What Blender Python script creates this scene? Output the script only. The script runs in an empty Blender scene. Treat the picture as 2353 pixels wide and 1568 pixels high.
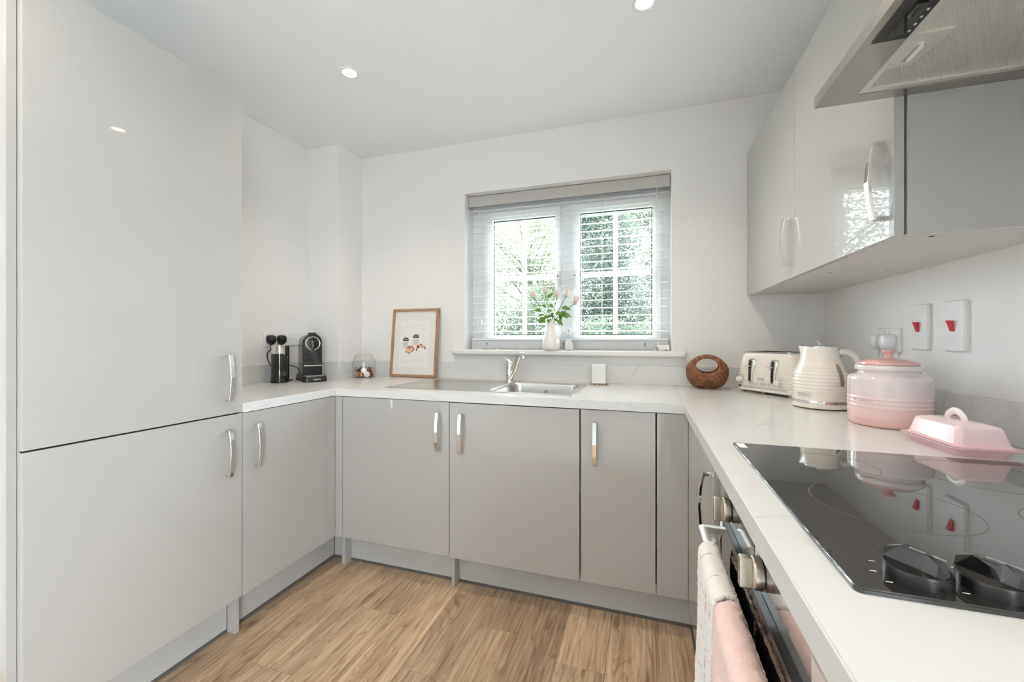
import bpy, bmesh, math, random
from mathutils import Vector, Matrix, noise
PI = math.pi
random.seed(7)
S = bpy.context.scene
COL = S.collection

# ------------------------------------------------------------------ camera, world, light, exposure
W0, H0 = 2353, 1568
FPX, PY = 937.6, 778.12
CAM = Vector((2.1295, -2.3962, 1.1583)); YAW = 0.3128
cd = bpy.data.cameras.new('camera'); cam = bpy.data.objects.new('camera', cd); COL.objects.link(cam)
cam.location = CAM; cam.rotation_euler = (PI/2, 0, YAW)
cd.sensor_fit = 'HORIZONTAL'; cd.sensor_width = 36.0; cd.lens = 36.0*FPX/W0
cd.shift_y = -(H0/2-PY)/W0
cd.clip_start = 0.01; cd.clip_end = 200
S.camera = cam

world = bpy.data.worlds.new('overcast_sky'); S.world = world; world.use_nodes = True
bg = world.node_tree.nodes['Background']
bg.inputs['Color'].default_value = (0.80, 0.90, 1.0, 1); bg.inputs['Strength'].default_value = 14.0

vs = S.view_settings
vs.view_transform = 'Standard'; vs.look = 'None'; vs.exposure = 0.66; vs.gamma = 1.0
vs.use_curve_mapping = False
cy = S.cycles
cy.use_denoising = True
cy.max_bounces = 10; cy.diffuse_bounces = 6; cy.glossy_bounces = 5; cy.transmission_bounces = 8; cy.transparent_max_bounces = 16
cy.sample_clamp_indirect = 6.0; cy.caustics_reflective = False; cy.caustics_refractive = False

def portal(name, loc, rot, sx, sy):
    l = bpy.data.lights.new(name, 'AREA'); l.shape = 'RECTANGLE'; l.size = sx; l.size_y = sy
    l.cycles.is_portal = True
    o = bpy.data.objects.new(name, l); COL.objects.link(o); o.location = loc; o.rotation_euler = rot
    return o
XW, ZC = 2.9808, 2.4133           # right wall, ceiling height
YR = -5.2                          # rear wall of the room
portal('daylight_portal_window', (1.654, 0.305, 1.577), (-PI/2, 0, 0), 1.236, 0.978)
portal('daylight_portal_added', (XW+.29, -4.1, 1.07), (0, -PI/2, 0), 2.14, 2.0)  # sampling guide for the unseen glazing added to bring in daylight

# ------------------------------------------------------------------ dimensions (metres)
WT = 0.9037                        # worktop top
WB = 0.8671                        # worktop underside
XL, YB, XR = 0.632, -0.695, 2.292  # door faces: left run, back run, right run
WXL, WYB, WXR = 0.634, -0.698, 2.2777
ZD0, ZD1 = 0.15, 0.864

# ------------------------------------------------------------------ materials
def mat(name, color=(.8,.8,.8), rough=.5, metal=0, coat=0, spec=.5, **k):
    m = bpy.data.materials.new(name); m.use_nodes = True
    b = m.node_tree.nodes['Principled BSDF']
    b.inputs['Base Color'].default_value = (*color, 1); b.inputs['Roughness'].default_value = rough
    b.inputs['Metallic'].default_value = metal; b.inputs['Coat Weight'].default_value = coat
    b.inputs['Coat Roughness'].default_value = k.get('coat_rough', .03)
    b.inputs['Specular IOR Level'].default_value = spec
    if 'sheen' in k: b.inputs['Sheen Weight'].default_value = k['sheen']
    if 'trans' in k: b.inputs['Transmission Weight'].default_value = k['trans']
    if 'emit' in k:
        b.inputs['Emission Color'].default_value = (*k['emit'][0], 1); b.inputs['Emission Strength'].default_value = k['emit'][1]
    return m
def N(m, t, **k):
    n = m.node_tree.nodes.new(t)
    for a, v in k.items():
        if a in n.inputs: n.inputs[a].default_value = v
        else: setattr(n, a, v)
    return n
def L(m, a, b): m.node_tree.links.new(a, b)
def BS(m): return m.node_tree.nodes['Principled BSDF']
def ramp(m, stops):
    r = N(m, 'ShaderNodeValToRGB'); e = r.color_ramp.elements
    while len(e) < len(stops): e.new(.5)
    for i, (p, c) in enumerate(stops): e[i].position = p; e[i].color = (*c, 1)
    return r
def bump(m, src, strength=.1, dist=.002):
    b = N(m, 'ShaderNodeBump', Strength=strength, Distance=dist); L(m, src, b.inputs['Height']); L(m, b.outputs[0], BS(m).inputs['Normal']); return b
def noise_bump(m, scale, strength, dist=.002, coord='Object'):
    tc = N(m, 'ShaderNodeTexCoord'); n = N(m, 'ShaderNodeTexNoise', Scale=scale, Detail=4.0)
    L(m, tc.outputs[coord], n.inputs['Vector']); bump(m, n.outputs['Fac'], strength, dist); return n
M = {}
M['wall'] = mat('white_wall_paint', (.82, .80, .785), .62)
M['greywall'] = mat('dimmed_rear_wall', (.45, .45, .44), .62); noise_bump(M['wall'], 220, .05, .001)
M['ceiling'] = mat('white_ceiling_paint', (.88, .89, .895), .7); noise_bump(M['ceiling'], 160, .05, .001)
M['gloss'] = mat('light_grey_gloss_lacquer', (.42, .402, .383), .2, coat=1.0, spec=.08, coat_rough=.02); noise_bump(M['gloss'], 9, .0025, .004)
M['carcass'] = mat('grey_carcass_board', (.46, .445, .42), .5)
M['unit_bottom'] = mat('pale_carcass_board', (.70, .675, .645), .5)
n_ = noise_bump(M['unit_bottom'], 40, .05, .001)
M['plinth'] = mat('grey_plinth_board', (.47, .46, .445), .35)
M['seal'] = mat('dark_grey_seal', (.10, .10, .10), .5)
M['dark'] = mat('dark_gap', (.01, .01, .01), .8)
M['chrome'] = mat('polished_chrome', (.80, .79, .77), .07, 1)
M['steel'] = mat('brushed_stainless_steel', (.66, .645, .62), .24, 1)
M['hoodsteel'] = mat('satin_hood_steel', (.44, .415, .385), .28, 1)
tc = N(M['steel'], 'ShaderNodeTexCoord'); mp = N(M['steel'], 'ShaderNodeMapping'); mp.inputs['Scale'].default_value = (4, 320, 320)
nz = N(M['steel'], 'ShaderNodeTexNoise', Scale=3.0, Detail=3.0); L(M['steel'], tc.outputs['Object'], mp.inputs[0]); L(M['steel'], mp.outputs[0], nz.inputs['Vector']); bump(M['steel'], nz.outputs['Fac'], .05, .0005)
M['satin'] = mat('satin_champagne_metal', (.50, .45, .385), .3, 1)
M['alu'] = mat('pale_aluminium', (.74, .73, .69), .42, .85)
M['black'] = mat('black_plastic', (.012, .012, .012), .28)
M['blackgloss'] = mat('black_gloss_plastic', (.008, .008, .008), .06, coat=.5)
M['hobglass'] = mat('black_hob_glass', (.012, .012, .012), .035, spec=.75, coat=.6, coat_rough=.02)
M['ovenglass'] = mat('dark_oven_glass', (.012, .012, .013), .03, spec=.8, coat=.8, coat_rough=.02)
M['etch'] = mat('grey_printed_line', (.10, .10, .095), .4)
M['white'] = mat('white_plastic', (.80, .80, .79), .3, coat=.2)
M['pvc'] = mat('white_upvc', (.91, .92, .93), .28, coat=.2)
M['gasket'] = mat('black_rubber_gasket', (.02, .02, .02), .6)
M['red'] = mat('red_plastic', (.55, .02, .03), .25, coat=.3)
M['cream'] = mat('cream_enamel', (.84, .775, .70), .16, coat=.7)
M['china'] = mat('white_glazed_china', (.86, .84, .82), .13, coat=.6)
M['paper'] = mat('off_white_mount_card', (.83, .80, .775), .75)
M['print'] = mat('white_print_paper', (.87, .845, .82), .7)
M['text'] = mat('pale_grey_ink', (.62, .60, .575), .8)
M['cupink'] = mat('pale_grey_cup_ink', (.66, .62, .585), .8)
M['lidink'] = mat('dark_grey_lid_ink', (.075, .07, .068), .8)
M['pastry1'] = mat('brown_pastry_ink', (.42, .16, .10), .8)
M['pastry2'] = mat('tan_pastry_ink', (.78, .50, .33), .8)
M['pastry3'] = mat('dark_crust_ink', (.10, .045, .03), .8)
M['rubber'] = mat('black_cable', (.01, .01, .01), .45)
M['cord'] = mat('white_cord', (.74, .74, .72), .7)
M['blindgrey'] = mat('dove_grey_blind_lacquer', (.48, .455, .43), .4, coat=.2)
M['rail'] = mat('cool_grey_blind_rail', (.50, .52, .53), .35, coat=.2)
M['slat'] = mat('white_blind_slat', (.90, .90, .90), .35, coat=.15)
M['stemg'] = mat('green_stem', (.09, .16, .045), .5)
M['leafg'] = mat('rose_leaf_green', (.13, .27, .045), .42)
M['petal'] = mat('blush_rose_petal', (.87, .73, .665), .55); BS(M['petal']).inputs['Subsurface Weight'].default_value = .25; BS(M['petal']).inputs['Subsurface Radius'].default_value = (.01, .006, .004)
M['badge'] = mat('pale_silver_badge', (.72, .72, .70), .2, .6)
M['gauge'] = mat('smoky_gauge_window', (.33, .25, .20), .15, coat=.5)
M['label'] = mat('pale_bottle_label', (.80, .80, .80), .6)
M['lampglow'] = mat('warm_lamp_lens', (.9, .85, .78), .4, emit=((1.0, .84, .66), 8.0))
M['foil_brown'] = mat('brown_foil', (.17, .07, .04), .3, .5)
M['foil_copper'] = mat('copper_foil', (.75, .33, .14), .25, .7)
M['foil_white'] = mat('white_foil', (.85, .83, .80), .35, .1)
M['foil_gold'] = mat('beige_foil', (.55, .42, .30), .3, .5)
M['oakdark'] = mat('varnished_wood_tray', (.40, .30, .22), .5)
M['door'] = mat('white_painted_door', (.80, .79, .77), .35)

# worktop: white laminate with faint grey veins
m = M['worktop'] = mat('white_marble_laminate', (.69, .69, .685), .22, spec=.45)
tc = N(m, 'ShaderNodeTexCoord'); mp = N(m, 'ShaderNodeMapping'); mp.inputs['Rotation'].default_value = (.35, .2, .75); mp.inputs['Scale'].default_value = (1.0, 2.2, 1.4)
n1 = N(m, 'ShaderNodeTexNoise', Scale=1.7, Detail=7.0, Roughness=.55, Distortion=.7)
L(m, tc.outputs['Object'], mp.inputs[0]); L(m, mp.outputs[0], n1.inputs['Vector'])
r = ramp(m, [(.0, (0,0,0)), (.488, (0,0,0)), (.5, (1,1,1)), (.512, (0,0,0)), (1, (0,0,0))]); L(m, n1.outputs['Fac'], r.inputs[0])
n2 = N(m, 'ShaderNodeTexNoise', Scale=3.0, Detail=2.0); L(m, tc.outputs['Object'], n2.inputs['Vector'])
r2 = ramp(m, [(.42, (0,0,0)), (.62, (.42,.42,.42))]); L(m, n2.outputs['Fac'], r2.inputs[0])
mu = N(m, 'ShaderNodeMath', operation='MULTIPLY'); L(m, r.outputs[0], mu.inputs[0]); L(m, r2.outputs[0], mu.inputs[1])
mx = N(m, 'ShaderNodeMix', data_type='RGBA'); mx.inputs['A'].default_value = (.69,.69,.685,1); mx.inputs['B'].default_value = (.46,.45,.44,1)
L(m, mu.outputs[0], mx.inputs['Factor']); L(m, mx.outputs['Result'], BS(m).inputs['Base Color'])

# floor planks: grain along local Y, tone from the object's own random number
m = M['plank'] = mat('oak_vinyl_plank', (.4,.28,.18), .42, spec=.4)
tc = N(m, 'ShaderNodeTexCoord'); oi = N(m, 'ShaderNodeObjectInfo')
sc = N(m, 'ShaderNodeVectorMath', operation='SCALE'); L(m, oi.outputs['Random'], sc.inputs['Scale']); sc.inputs[0].default_value = (37, 91, 13)
ad = N(m, 'ShaderNodeVectorMath', operation='ADD'); L(m, tc.outputs['Object'], ad.inputs[0]); L(m, sc.outputs[0], ad.inputs[1])
def mapped(scale):
    q = N(m, 'ShaderNodeMapping'); q.inputs['Scale'].default_value = scale; L(m, ad.outputs[0], q.inputs[0]); return q.outputs[0]
g1 = N(m, 'ShaderNodeTexNoise', Scale=1.0, Detail=8.0, Roughness=.62, Distortion=.35); L(m, mapped((95, 3.4, 1)), g1.inputs['Vector'])
g2 = N(m, 'ShaderNodeTexNoise', Scale=1.0, Detail=4.0, Roughness=.5, Distortion=1.2); L(m, mapped((9, 1.6, 1)), g2.inputs['Vector'])
g3 = N(m, 'ShaderNodeTexNoise', Scale=1.0, Detail=3.0, Distortion=2.4); L(m, mapped((14, 4.0, 1)), g3.inputs['Vector'])
c1 = ramp(m, [(.27, (.155,.094,.055)), (.40, (.325,.222,.143)), (.56, (.43,.31,.208)), (.78, (.585,.445,.315))]); L(m, g1.outputs['Fac'], c1.inputs[0])
c2 = ramp(m, [(.3, (.70,.66,.62)), (.5, (.97,.96,.95)), (.72, (1.14,1.12,1.09))]); L(m, g2.outputs['Fac'], c2.inputs[0])
mx = N(m, 'ShaderNodeMix', data_type='RGBA', blend_type='MULTIPLY'); mx.inputs['Factor'].default_value = .85; L(m, c1.outputs[0], mx.inputs['A']); L(m, c2.outputs[0], mx.inputs['B'])
wv = N(m, 'ShaderNodeTexNoise', Scale=1.0, Detail=2.0, Distortion=.6); L(m, mapped((7.5, .8, 1)), wv.inputs['Vector'])
wm = N(m, 'ShaderNodeMath', operation='MULTIPLY'); L(m, wv.outputs['Fac'], wm.inputs[0]); wm.inputs[1].default_value = 26.0
wf = N(m, 'ShaderNodeMath', operation='FRACT'); L(m, wm.outputs[0], wf.inputs[0])
c4 = ramp(m, [(0, (.58,.50,.43)), (.16, (1,1,1)), (.70, (1,1,1)), (1, (.80,.75,.70))]); L(m, wf.outputs[0], c4.inputs[0])
vo = N(m, 'ShaderNodeTexVoronoi', feature='F1', Scale=1.0); L(m, mapped((7.0, 2.6, 1)), vo.inputs['Vector'])
c5 = ramp(m, [(.0, (.16,.10,.07)), (.045, (.30,.21,.15)), (.09, (.72,.62,.54)), (.26, (1,1,1))]); L(m, vo.outputs['Distance'], c5.inputs[0])
c3 = ramp(m, [(.60, (1,1,1)), (.72, (.48,.39,.31))]); L(m, g3.outputs['Fac'], c3.inputs[0])
def mulc(a_, b_, f_):
    q = N(m, 'ShaderNodeMix', data_type='RGBA', blend_type='MULTIPLY'); q.inputs['Factor'].default_value = f_; L(m, a_, q.inputs['A']); L(m, b_, q.inputs['B']); return q
mx2 = mulc(mulc(mulc(mx.outputs['Result'], c4.outputs[0], .75).outputs['Result'], c5.outputs[0], .8).outputs['Result'], c3.outputs[0], .75)
hs = N(m, 'ShaderNodeHueSaturation'); mr = N(m, 'ShaderNodeMapRange'); mr.inputs['To Min'].default_value = .98; mr.inputs['To Max'].default_value = 1.46
L(m, oi.outputs['Random'], mr.inputs[0]); L(m, mr.outputs[0], hs.inputs['Value']); hs.inputs['Saturation'].default_value = .97
L(m, mx2.outputs['Result'], hs.inputs['Color']); L(m, hs.outputs[0], BS(m).inputs['Base Color'])
bump(m, g1.outputs['Fac'], .12, .0012)

# frame oak
m = M['oak'] = mat('light_brown_oak', (.36,.21,.12), .45)
tc = N(m, 'ShaderNodeTexCoord'); mp = N(m, 'ShaderNodeMapping'); mp.inputs['Scale'].default_value = (60, 60, 6)
nz = N(m, 'ShaderNodeTexNoise', Scale=1.5, Detail=5.0); L(m, tc.outputs['Object'], mp.inputs[0]); L(m, mp.outputs[0], nz.inputs['Vector'])
r = ramp(m, [(.3, (.30,.165,.09)), (.7, (.45,.275,.165))]); L(m, nz.outputs['Fac'], r.inputs[0]); L(m, r.outputs[0], BS(m).inputs['Base Color'])
# wicker
m = M['wicker'] = mat('brown_wicker', (.25,.095,.04), .42)
tc = N(m, 'ShaderNodeTexCoord'); nz = N(m, 'ShaderNodeTexNoise', Scale=70.0, Detail=3.0); L(m, tc.outputs['Object'], nz.inputs['Vector'])
r = ramp(m, [(.3, (.13,.042,.018)), (.55, (.31,.125,.052)), (.75, (.45,.215,.10))]); L(m, nz.outputs['Fac'], r.inputs[0]); L(m, r.outputs[0], BS(m).inputs['Base Color'])
M['wicker_dark'] = mat('dark_wicker', (.13,.055,.028), .45)
# glazed stoneware with a real colour change up its height
def glaze(name, stops, z0, z1):
    m = mat(name, (.8,.6,.6), .14, coat=.7); tc = N(m, 'ShaderNodeTexCoord'); sp = N(m, 'ShaderNodeSeparateXYZ'); L(m, tc.outputs['Object'], sp.inputs[0])
    mr = N(m, 'ShaderNodeMapRange'); mr.inputs['From Min'].default_value = z0; mr.inputs['From Max'].default_value = z1; L(m, sp.outputs['Z'], mr.inputs[0])
    r = ramp(m, stops); L(m, mr.outputs[0], r.inputs[0]); L(m, r.outputs[0], BS(m).inputs['Base Color']); return m
M['pinkjar'] = glaze('pink_ombre_stoneware', [(0, (.78,.46,.42)), (.25, (.78,.54,.51)), (.55, (.76,.645,.65)), (1, (.77,.70,.70))], 0, .175)
M['pinklid'] = mat('salmon_pink_stoneware', (.74,.43,.40), .13, coat=.7)
M['pinkdish'] = glaze('pale_pink_stoneware', [(0, (.76,.48,.50)), (.45, (.77,.55,.575)), (.78, (.78,.64,.645)), (1, (.82,.75,.74))], 0, .085); BS(M['pinkdish']).inputs['Coat Weight'].default_value = .25; BS(M['pinkdish']).inputs['Roughness'].default_value = .22
# towels
def towel_mat(name, base, lines=None):
    m = mat(name, base, .95, sheen=.5, spec=.1)
    tc = N(m, 'ShaderNodeTexCoord')
    nz = N(m, 'ShaderNodeTexNoise', Scale=420.0, Detail=2.0); L(m, tc.outputs['Object'], nz.inputs['Vector'])
    n2 = N(m, 'ShaderNodeTexNoise', Scale=60.0, Detail=4.0); L(m, tc.outputs['Object'], n2.inputs['Vector'])
    am = N(m, 'ShaderNodeMath', operation='ADD'); L(m, nz.outputs['Fac'], am.inputs[0]); L(m, n2.outputs['Fac'], am.inputs[1])
    bump(m, am.outputs[0], .7, .004)
    if lines:
        uv = N(m, 'ShaderNodeUVMap'); sp = N(m, 'ShaderNodeSeparateXYZ'); L(m, uv.outputs[0], sp.inputs[0])
        outs = []
        for ax, per, wd in (('X', .072, .036), ('Y', .078, .036)):
            d = N(m, 'ShaderNodeMath', operation='DIVIDE'); L(m, sp.outputs[ax], d.inputs[0]); d.inputs[1].default_value = per
            fr = N(m, 'ShaderNodeMath', operation='FRACT'); L(m, d.outputs[0], fr.inputs[0])
            lt = N(m, 'ShaderNodeMath', operation='LESS_THAN'); L(m, fr.outputs[0], lt.inputs[0]); lt.inputs[1].default_value = wd
            # broken stitching along the line
            d2 = N(m, 'ShaderNodeMath', operation='DIVIDE'); L(m, sp.outputs['Y' if ax == 'X' else 'X'], d2.inputs[0]); d2.inputs[1].default_value = .030
            f2 = N(m, 'ShaderNodeMath', operation='FRACT'); L(m, d2.outputs[0], f2.inputs[0])
            l2 = N(m, 'ShaderNodeMath', operation='LESS_THAN'); L(m, f2.outputs[0], l2.inputs[0]); l2.inputs[1].default_value = .72
            an = N(m, 'ShaderNodeMath', operation='MULTIPLY'); L(m, lt.outputs[0], an.inputs[0]); L(m, l2.outputs[0], an.inputs[1]); outs.append(an)
        mxm = N(m, 'ShaderNodeMath', operation='MAXIMUM'); L(m, outs[0].outputs[0], mxm.inputs[0]); L(m, outs[1].outputs[0], mxm.inputs[1])
        mx = N(m, 'ShaderNodeMix', data_type='RGBA'); mx.inputs['A'].default_value = (*base, 1); mx.inputs['B'].default_value = (*lines, 1)
        L(m, mxm.outputs[0], mx.inputs['Factor']); L(m, mx.outputs['Result'], BS(m).inputs['Base Color'])
    return m
M['towel_white'] = towel_mat('white_towelling_with_pink_grid', (.84,.81,.79), (.62,.33,.36))
M['towel_pink'] = towel_mat('blush_pink_towelling', (.82,.575,.535))
# thin glass
def thin_glass(name, tint, gl=.9):
    m = bpy.data.materials.new(name); m.use_nodes = True; nt = m.node_tree; nt.nodes.clear()
    o = nt.nodes.new('ShaderNodeOutputMaterial'); t = nt.nodes.new('ShaderNodeBsdfTransparent'); t.inputs[0].default_value = (*tint, 1)
    g = nt.nodes.new('ShaderNodeBsdfGlossy'); g.inputs['Roughness'].default_value = .01
    f = nt.nodes.new('ShaderNodeLayerWeight'); f.inputs['Blend'].default_value = .5
    pw = nt.nodes.new('ShaderNodeMath'); pw.operation = 'POWER'; pw.inputs[1].default_value = 4.0; nt.links.new(f.outputs['Facing'], pw.inputs[0])
    mu = nt.nodes.new('ShaderNodeMath'); mu.operation = 'MULTIPLY_ADD'; mu.inputs[1].default_value = .75*gl; mu.inputs[2].default_value = .035*gl; nt.links.new(pw.outputs[0], mu.inputs[0])
    mx = nt.nodes.new('ShaderNodeMixShader'); nt.links.new(mu.outputs[0], mx.inputs[0])
    nt.links.new(t.outputs[0], mx.inputs[1]); nt.links.new(g.outputs[0], mx.inputs[2]); nt.links.new(mx.outputs[0], o.inputs[0]); return m
M['pane'] = thin_glass('window_glass', (.97,.98,.97)); M['picglass'] = thin_glass('picture_glass', (1,1,1), .35); M['jarglass'] = thin_glass('clear_jar_glass', (.995,.997,.995), .9); M['bottleglass'] = thin_glass('clear_bottle_glass', (.975,.98,.985), .9)
# outdoor foliage
def leafmat(name, a, b):
    m = mat(name, a, .5, spec=.3); tc = N(m, 'ShaderNodeTexCoord'); nz = N(m, 'ShaderNodeTexNoise', Scale=2.2, Detail=5.0); L(m, tc.outputs['Object'], nz.inputs['Vector'])
    r = ramp(m, [(.35, a), (.65, b)]); L(m, nz.outputs['Fac'], r.inputs[0]); L(m, r.outputs[0], BS(m).inputs['Base Color'])
    t = N(m, 'ShaderNodeBsdfTranslucent'); L(m, r.outputs[0], t.inputs[0]); mx = N(m, 'ShaderNodeMixShader'); mx.inputs[0].default_value = .45
    out = m.node_tree.nodes['Material Output']; L(m, BS(m).outputs[0], mx.inputs[1]); L(m, t.outputs[0], mx.inputs[2]); L(m, mx.outputs[0], out.inputs[0]); return m
M['leafpale'] = leafmat('pale_green_leaf', (.12,.145,.09), (.20,.21,.135))
M['leafdeep'] = leafmat('deep_green_leaf', (.062,.085,.066), (.125,.15,.115))
M['leafmid'] = leafmat('mid_green_leaf', (.080,.11,.072), (.15,.175,.12))
M['bark'] = mat('grey_brown_bark', (.075,.064,.052), .8)
M['grass'] = mat('garden_grass', (.06,.085,.035), .9); noise_bump(M['grass'], 12, .4, .02)
M['paving'] = mat('pale_paving', (.66,.65,.63), .8)
M['carpet'] = mat('cream_bounce_carpet', (.68,.64,.58), .95, sheen=.3); noise_bump(M['carpet'], 500, .5, .004)

# ------------------------------------------------------------------ mesh helpers
def newbm(): return bmesh.new()
def add_box(bm, x0, x1, y0, y1, z0, z1, bev=0, seg=2):
    t = bmesh.new()
    v = [t.verts.new(p) for p in ((x0,y0,z0),(x1,y0,z0),(x1,y1,z0),(x0,y1,z0),(x0,y0,z1),(x1,y0,z1),(x1,y1,z1),(x0,y1,z1))]
    for f in ((3,2,1,0),(4,5,6,7),(0,1,5,4),(1,2,6,5),(2,3,7,6),(3,0,4,7)): t.faces.new([v[i] for i in f])
    if bev: bmesh.ops.bevel(t, geom=t.edges[:], offset=bev, segments=seg, profile=.5, affect='EDGES')
    merge(bm, t); return bm
def merge(bm, t, mtx=None):
    if mtx is not None: bmesh.ops.transform(t, matrix=mtx, verts=t.verts)
    me = bpy.data.meshes.new('tmp'); t.to_mesh(me); t.free(); bm.from_mesh(me); bpy.data.meshes.remove(me)
def box(*a, **k): return add_box(newbm(), *a, **k)
def add_lathe(bm, prof, n=48, c=(0,0,0), cap0=True, cap1=True, axis=None):
    rings = []
    M_ = Matrix.Translation(Vector(c))
    if axis is not None: M_ = M_ @ Vector((0,0,1)).rotation_difference(Vector(axis)).to_matrix().to_4x4()
    for r, z in prof:
        if r < 1e-6: rings.append([bm.verts.new(M_ @ Vector((0,0,z)))])
        else: rings.append([bm.verts.new(M_ @ Vector((r*math.cos(2*PI*i/n), r*math.sin(2*PI*i/n), z))) for i in range(n)])
    for a, b in zip(rings, rings[1:]):
        if len(a) == 1 and len(b) == 1: continue
        for i in range(n):
            j = (i+1) % n
            if len(a) == 1: bm.faces.new((a[0], b[j], b[i]))
            elif len(b) == 1: bm.faces.new((a[i], a[j], b[0]))
            else: bm.faces.new((a[i], a[j], b[j], b[i]))
    if cap0 and len(rings[0]) > 1: bm.faces.new(list(reversed(rings[0])))
    if cap1 and len(rings[-1]) > 1: bm.faces.new(rings[-1])
    return bm
def lathe(prof, n=48, **k): return add_lathe(newbm(), prof, n, **k)
def add_tube(bm, pts, rad, n=8, closed=False, sx=1.0):
    pts = [Vector(p) for p in pts]; K = len(pts); rings = []
    def tang(i):
        if closed: return (pts[(i+1) % K]-pts[i-1]).normalized()
        return (pts[min(i+1, K-1)]-pts[max(i-1, 0)]).normalized()
    t0 = tang(0); up = Vector((0,0,1)) if abs(t0.z) < .9 else Vector((1,0,0)); u = t0.cross(up).normalized()
    for i in range(K):
        t = tang(i); u = (u-t*u.dot(t)).normalized(); w = t.cross(u)
        r = rad(i/(K-1)) if callable(rad) else rad
        rings.append([bm.verts.new(pts[i]+(u*math.cos(2*PI*k/n)*sx+w*math.sin(2*PI*k/n))*r) for k in range(n)])
    rng = range(K if closed else K-1)
    for i in rng:
        a, b = rings[i], rings[(i+1) % K]
        for k in range(n): bm.faces.new((a[k], a[(k+1) % n], b[(k+1) % n], b[k]))
    if not closed: bm.faces.new(list(reversed(rings[0]))); bm.faces.new(rings[-1])
    return bm
def tube(pts, rad, n=8, **k): return add_tube(newbm(), pts, rad, n, **k)
def smooth_path(pts, n=8):
    P = [Vector(p) for p in pts]; P = [2*P[0]-P[1]]+P+[2*P[-1]-P[-2]]; out = []
    for i in range(1, len(P)-2):
        for k in range(n):
            t = k/n; a, b, c, d = P[i-1:i+3]
            out.append(.5*((2*b)+(c-a)*t+(2*a-5*b+4*c-d)*t*t+(3*b-a-3*c+d)*t**3))
    out.append(P[-2]); return out
def add_prism(bm, poly, vec, bev=0, seg=2):
    t = bmesh.new(); f = t.faces.new([t.verts.new(p) for p in poly])
    e = bmesh.ops.extrude_face_region(t, geom=[f]); bmesh.ops.translate(t, vec=Vector(vec), verts=[v for v in e['geom'] if isinstance(v, bmesh.types.BMVert)])
    bmesh.ops.recalc_face_normals(t, faces=t.faces[:])
    if bev: bmesh.ops.bevel(t, geom=t.edges[:], offset=bev, segments=seg, profile=.5, affect='EDGES')
    merge(bm, t); return bm
def prism(poly, vec, **k): return add_prism(newbm(), poly, vec, **k)
def rrect(w, h, r, n=6, cx=0, cy=0):
    out = []
    for qx, qy, a0 in ((1,1,0),(-1,1,PI/2),(-1,-1,PI),(1,-1,1.5*PI)):
        for i in range(n+1):
            a = a0+i/n*PI/2; out.append((cx+qx*(w/2-r)+r*math.cos(a), cy+qy*(h/2-r)+r*math.sin(a)))
    return out
def loft(loops, closed_ends=True, bm=None):
    bm = bm or newbm(); R = [[bm.verts.new(p) for p in l] for l in loops]; n = len(R[0])
    for a, b in zip(R, R[1:]):
        for i in range(n): bm.faces.new((a[i], a[(i+1) % n], b[(i+1) % n], b[i]))
    if closed_ends: bm.faces.new(list(reversed(R[0]))); bm.faces.new(R[-1])
    return bm
def grid_surface(fn, nu, nv, bm=None, uv=None):
    bm = bm or newbm(); V = [[bm.verts.new(fn(i/nu, j/nv)) for j in range(nv+1)] for i in range(nu+1)]
    ul = bm.loops.layers.uv.new('UVMap') if uv else None
    for i in range(nu):
        for j in range(nv):
            f = bm.faces.new((V[i][j], V[i+1][j], V[i+1][j+1], V[i][j+1]))
            if uv:
                for lp, (a, b) in zip(f.loops, ((i,j),(i+1,j),(i+1,j+1),(i,j+1))): lp[ul].uv = uv(a/nu, b/nv)
    return bm
def origin(o):
    v = Vector((0,0,0))
    while o is not None: v += o.location; o = o.parent
    return v
def obj(name, bm, m, parent=None, world=True, smooth=True, angle=.7):
    """one mesh object; world=True: the mesh is given in room coordinates and re-based on its parent"""
    if isinstance(bm, bmesh.types.BMesh):
        if world and parent is not None: bmesh.ops.translate(bm, vec=-origin(parent), verts=bm.verts)
        me = bpy.data.meshes.new(name); bm.to_mesh(me); bm.free()
    else: me = bm
    mm = M[m] if isinstance(m, str) else m
    if not me.materials: me.materials.append(mm)
    o = bpy.data.objects.new(name, me); COL.objects.link(o)
    if parent is not None: o.parent = parent
    if smooth and len(me.polygons):
        me.polygons.foreach_set('use_smooth', [True]*len(me.polygons)); me.update()
        try: me.set_sharp_from_angle(angle=angle)
        except Exception: pass
        if angle == .7 and len(me.polygons) < 400:
            w_ = o.modifiers.new('flat_face_normals', 'WEIGHTED_NORMAL'); w_.keep_sharp = True; w_.weight = 100
    return o
def tag(o, label, cat, group=None, kind=None):
    o['label'] = label; o['category'] = cat
    if group: o['group'] = group
    if kind: o['kind'] = kind
    return o
def thing(name, label, cat, loc=(0,0,0), rz=0, group=None):
    o = bpy.data.objects.new(name, None); COL.objects.link(o); o.empty_display_size = .05
    o.location = loc; o.rotation_euler = (0,0,rz); return tag(o, label, cat, group)
def struct(name, bm, m, label=None, cat=None, **k):
    o = obj(name, bm, m, **k); o['kind'] = 'structure'
    o['label'] = label or name.replace('_', ' ')
    if cat: o['category'] = cat
    return o
def rebase(o, loc):
    """move a mesh object's origin to loc without moving the mesh"""
    loc = Vector(loc); o.data.transform(Matrix.Translation(-loc)); o.location = loc; return o
def copy_tree(o, parent=None):
    c = o.copy(); COL.objects.link(c); c.parent = parent
    for ch in list(o.children): copy_tree(ch, c)
    return c
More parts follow.
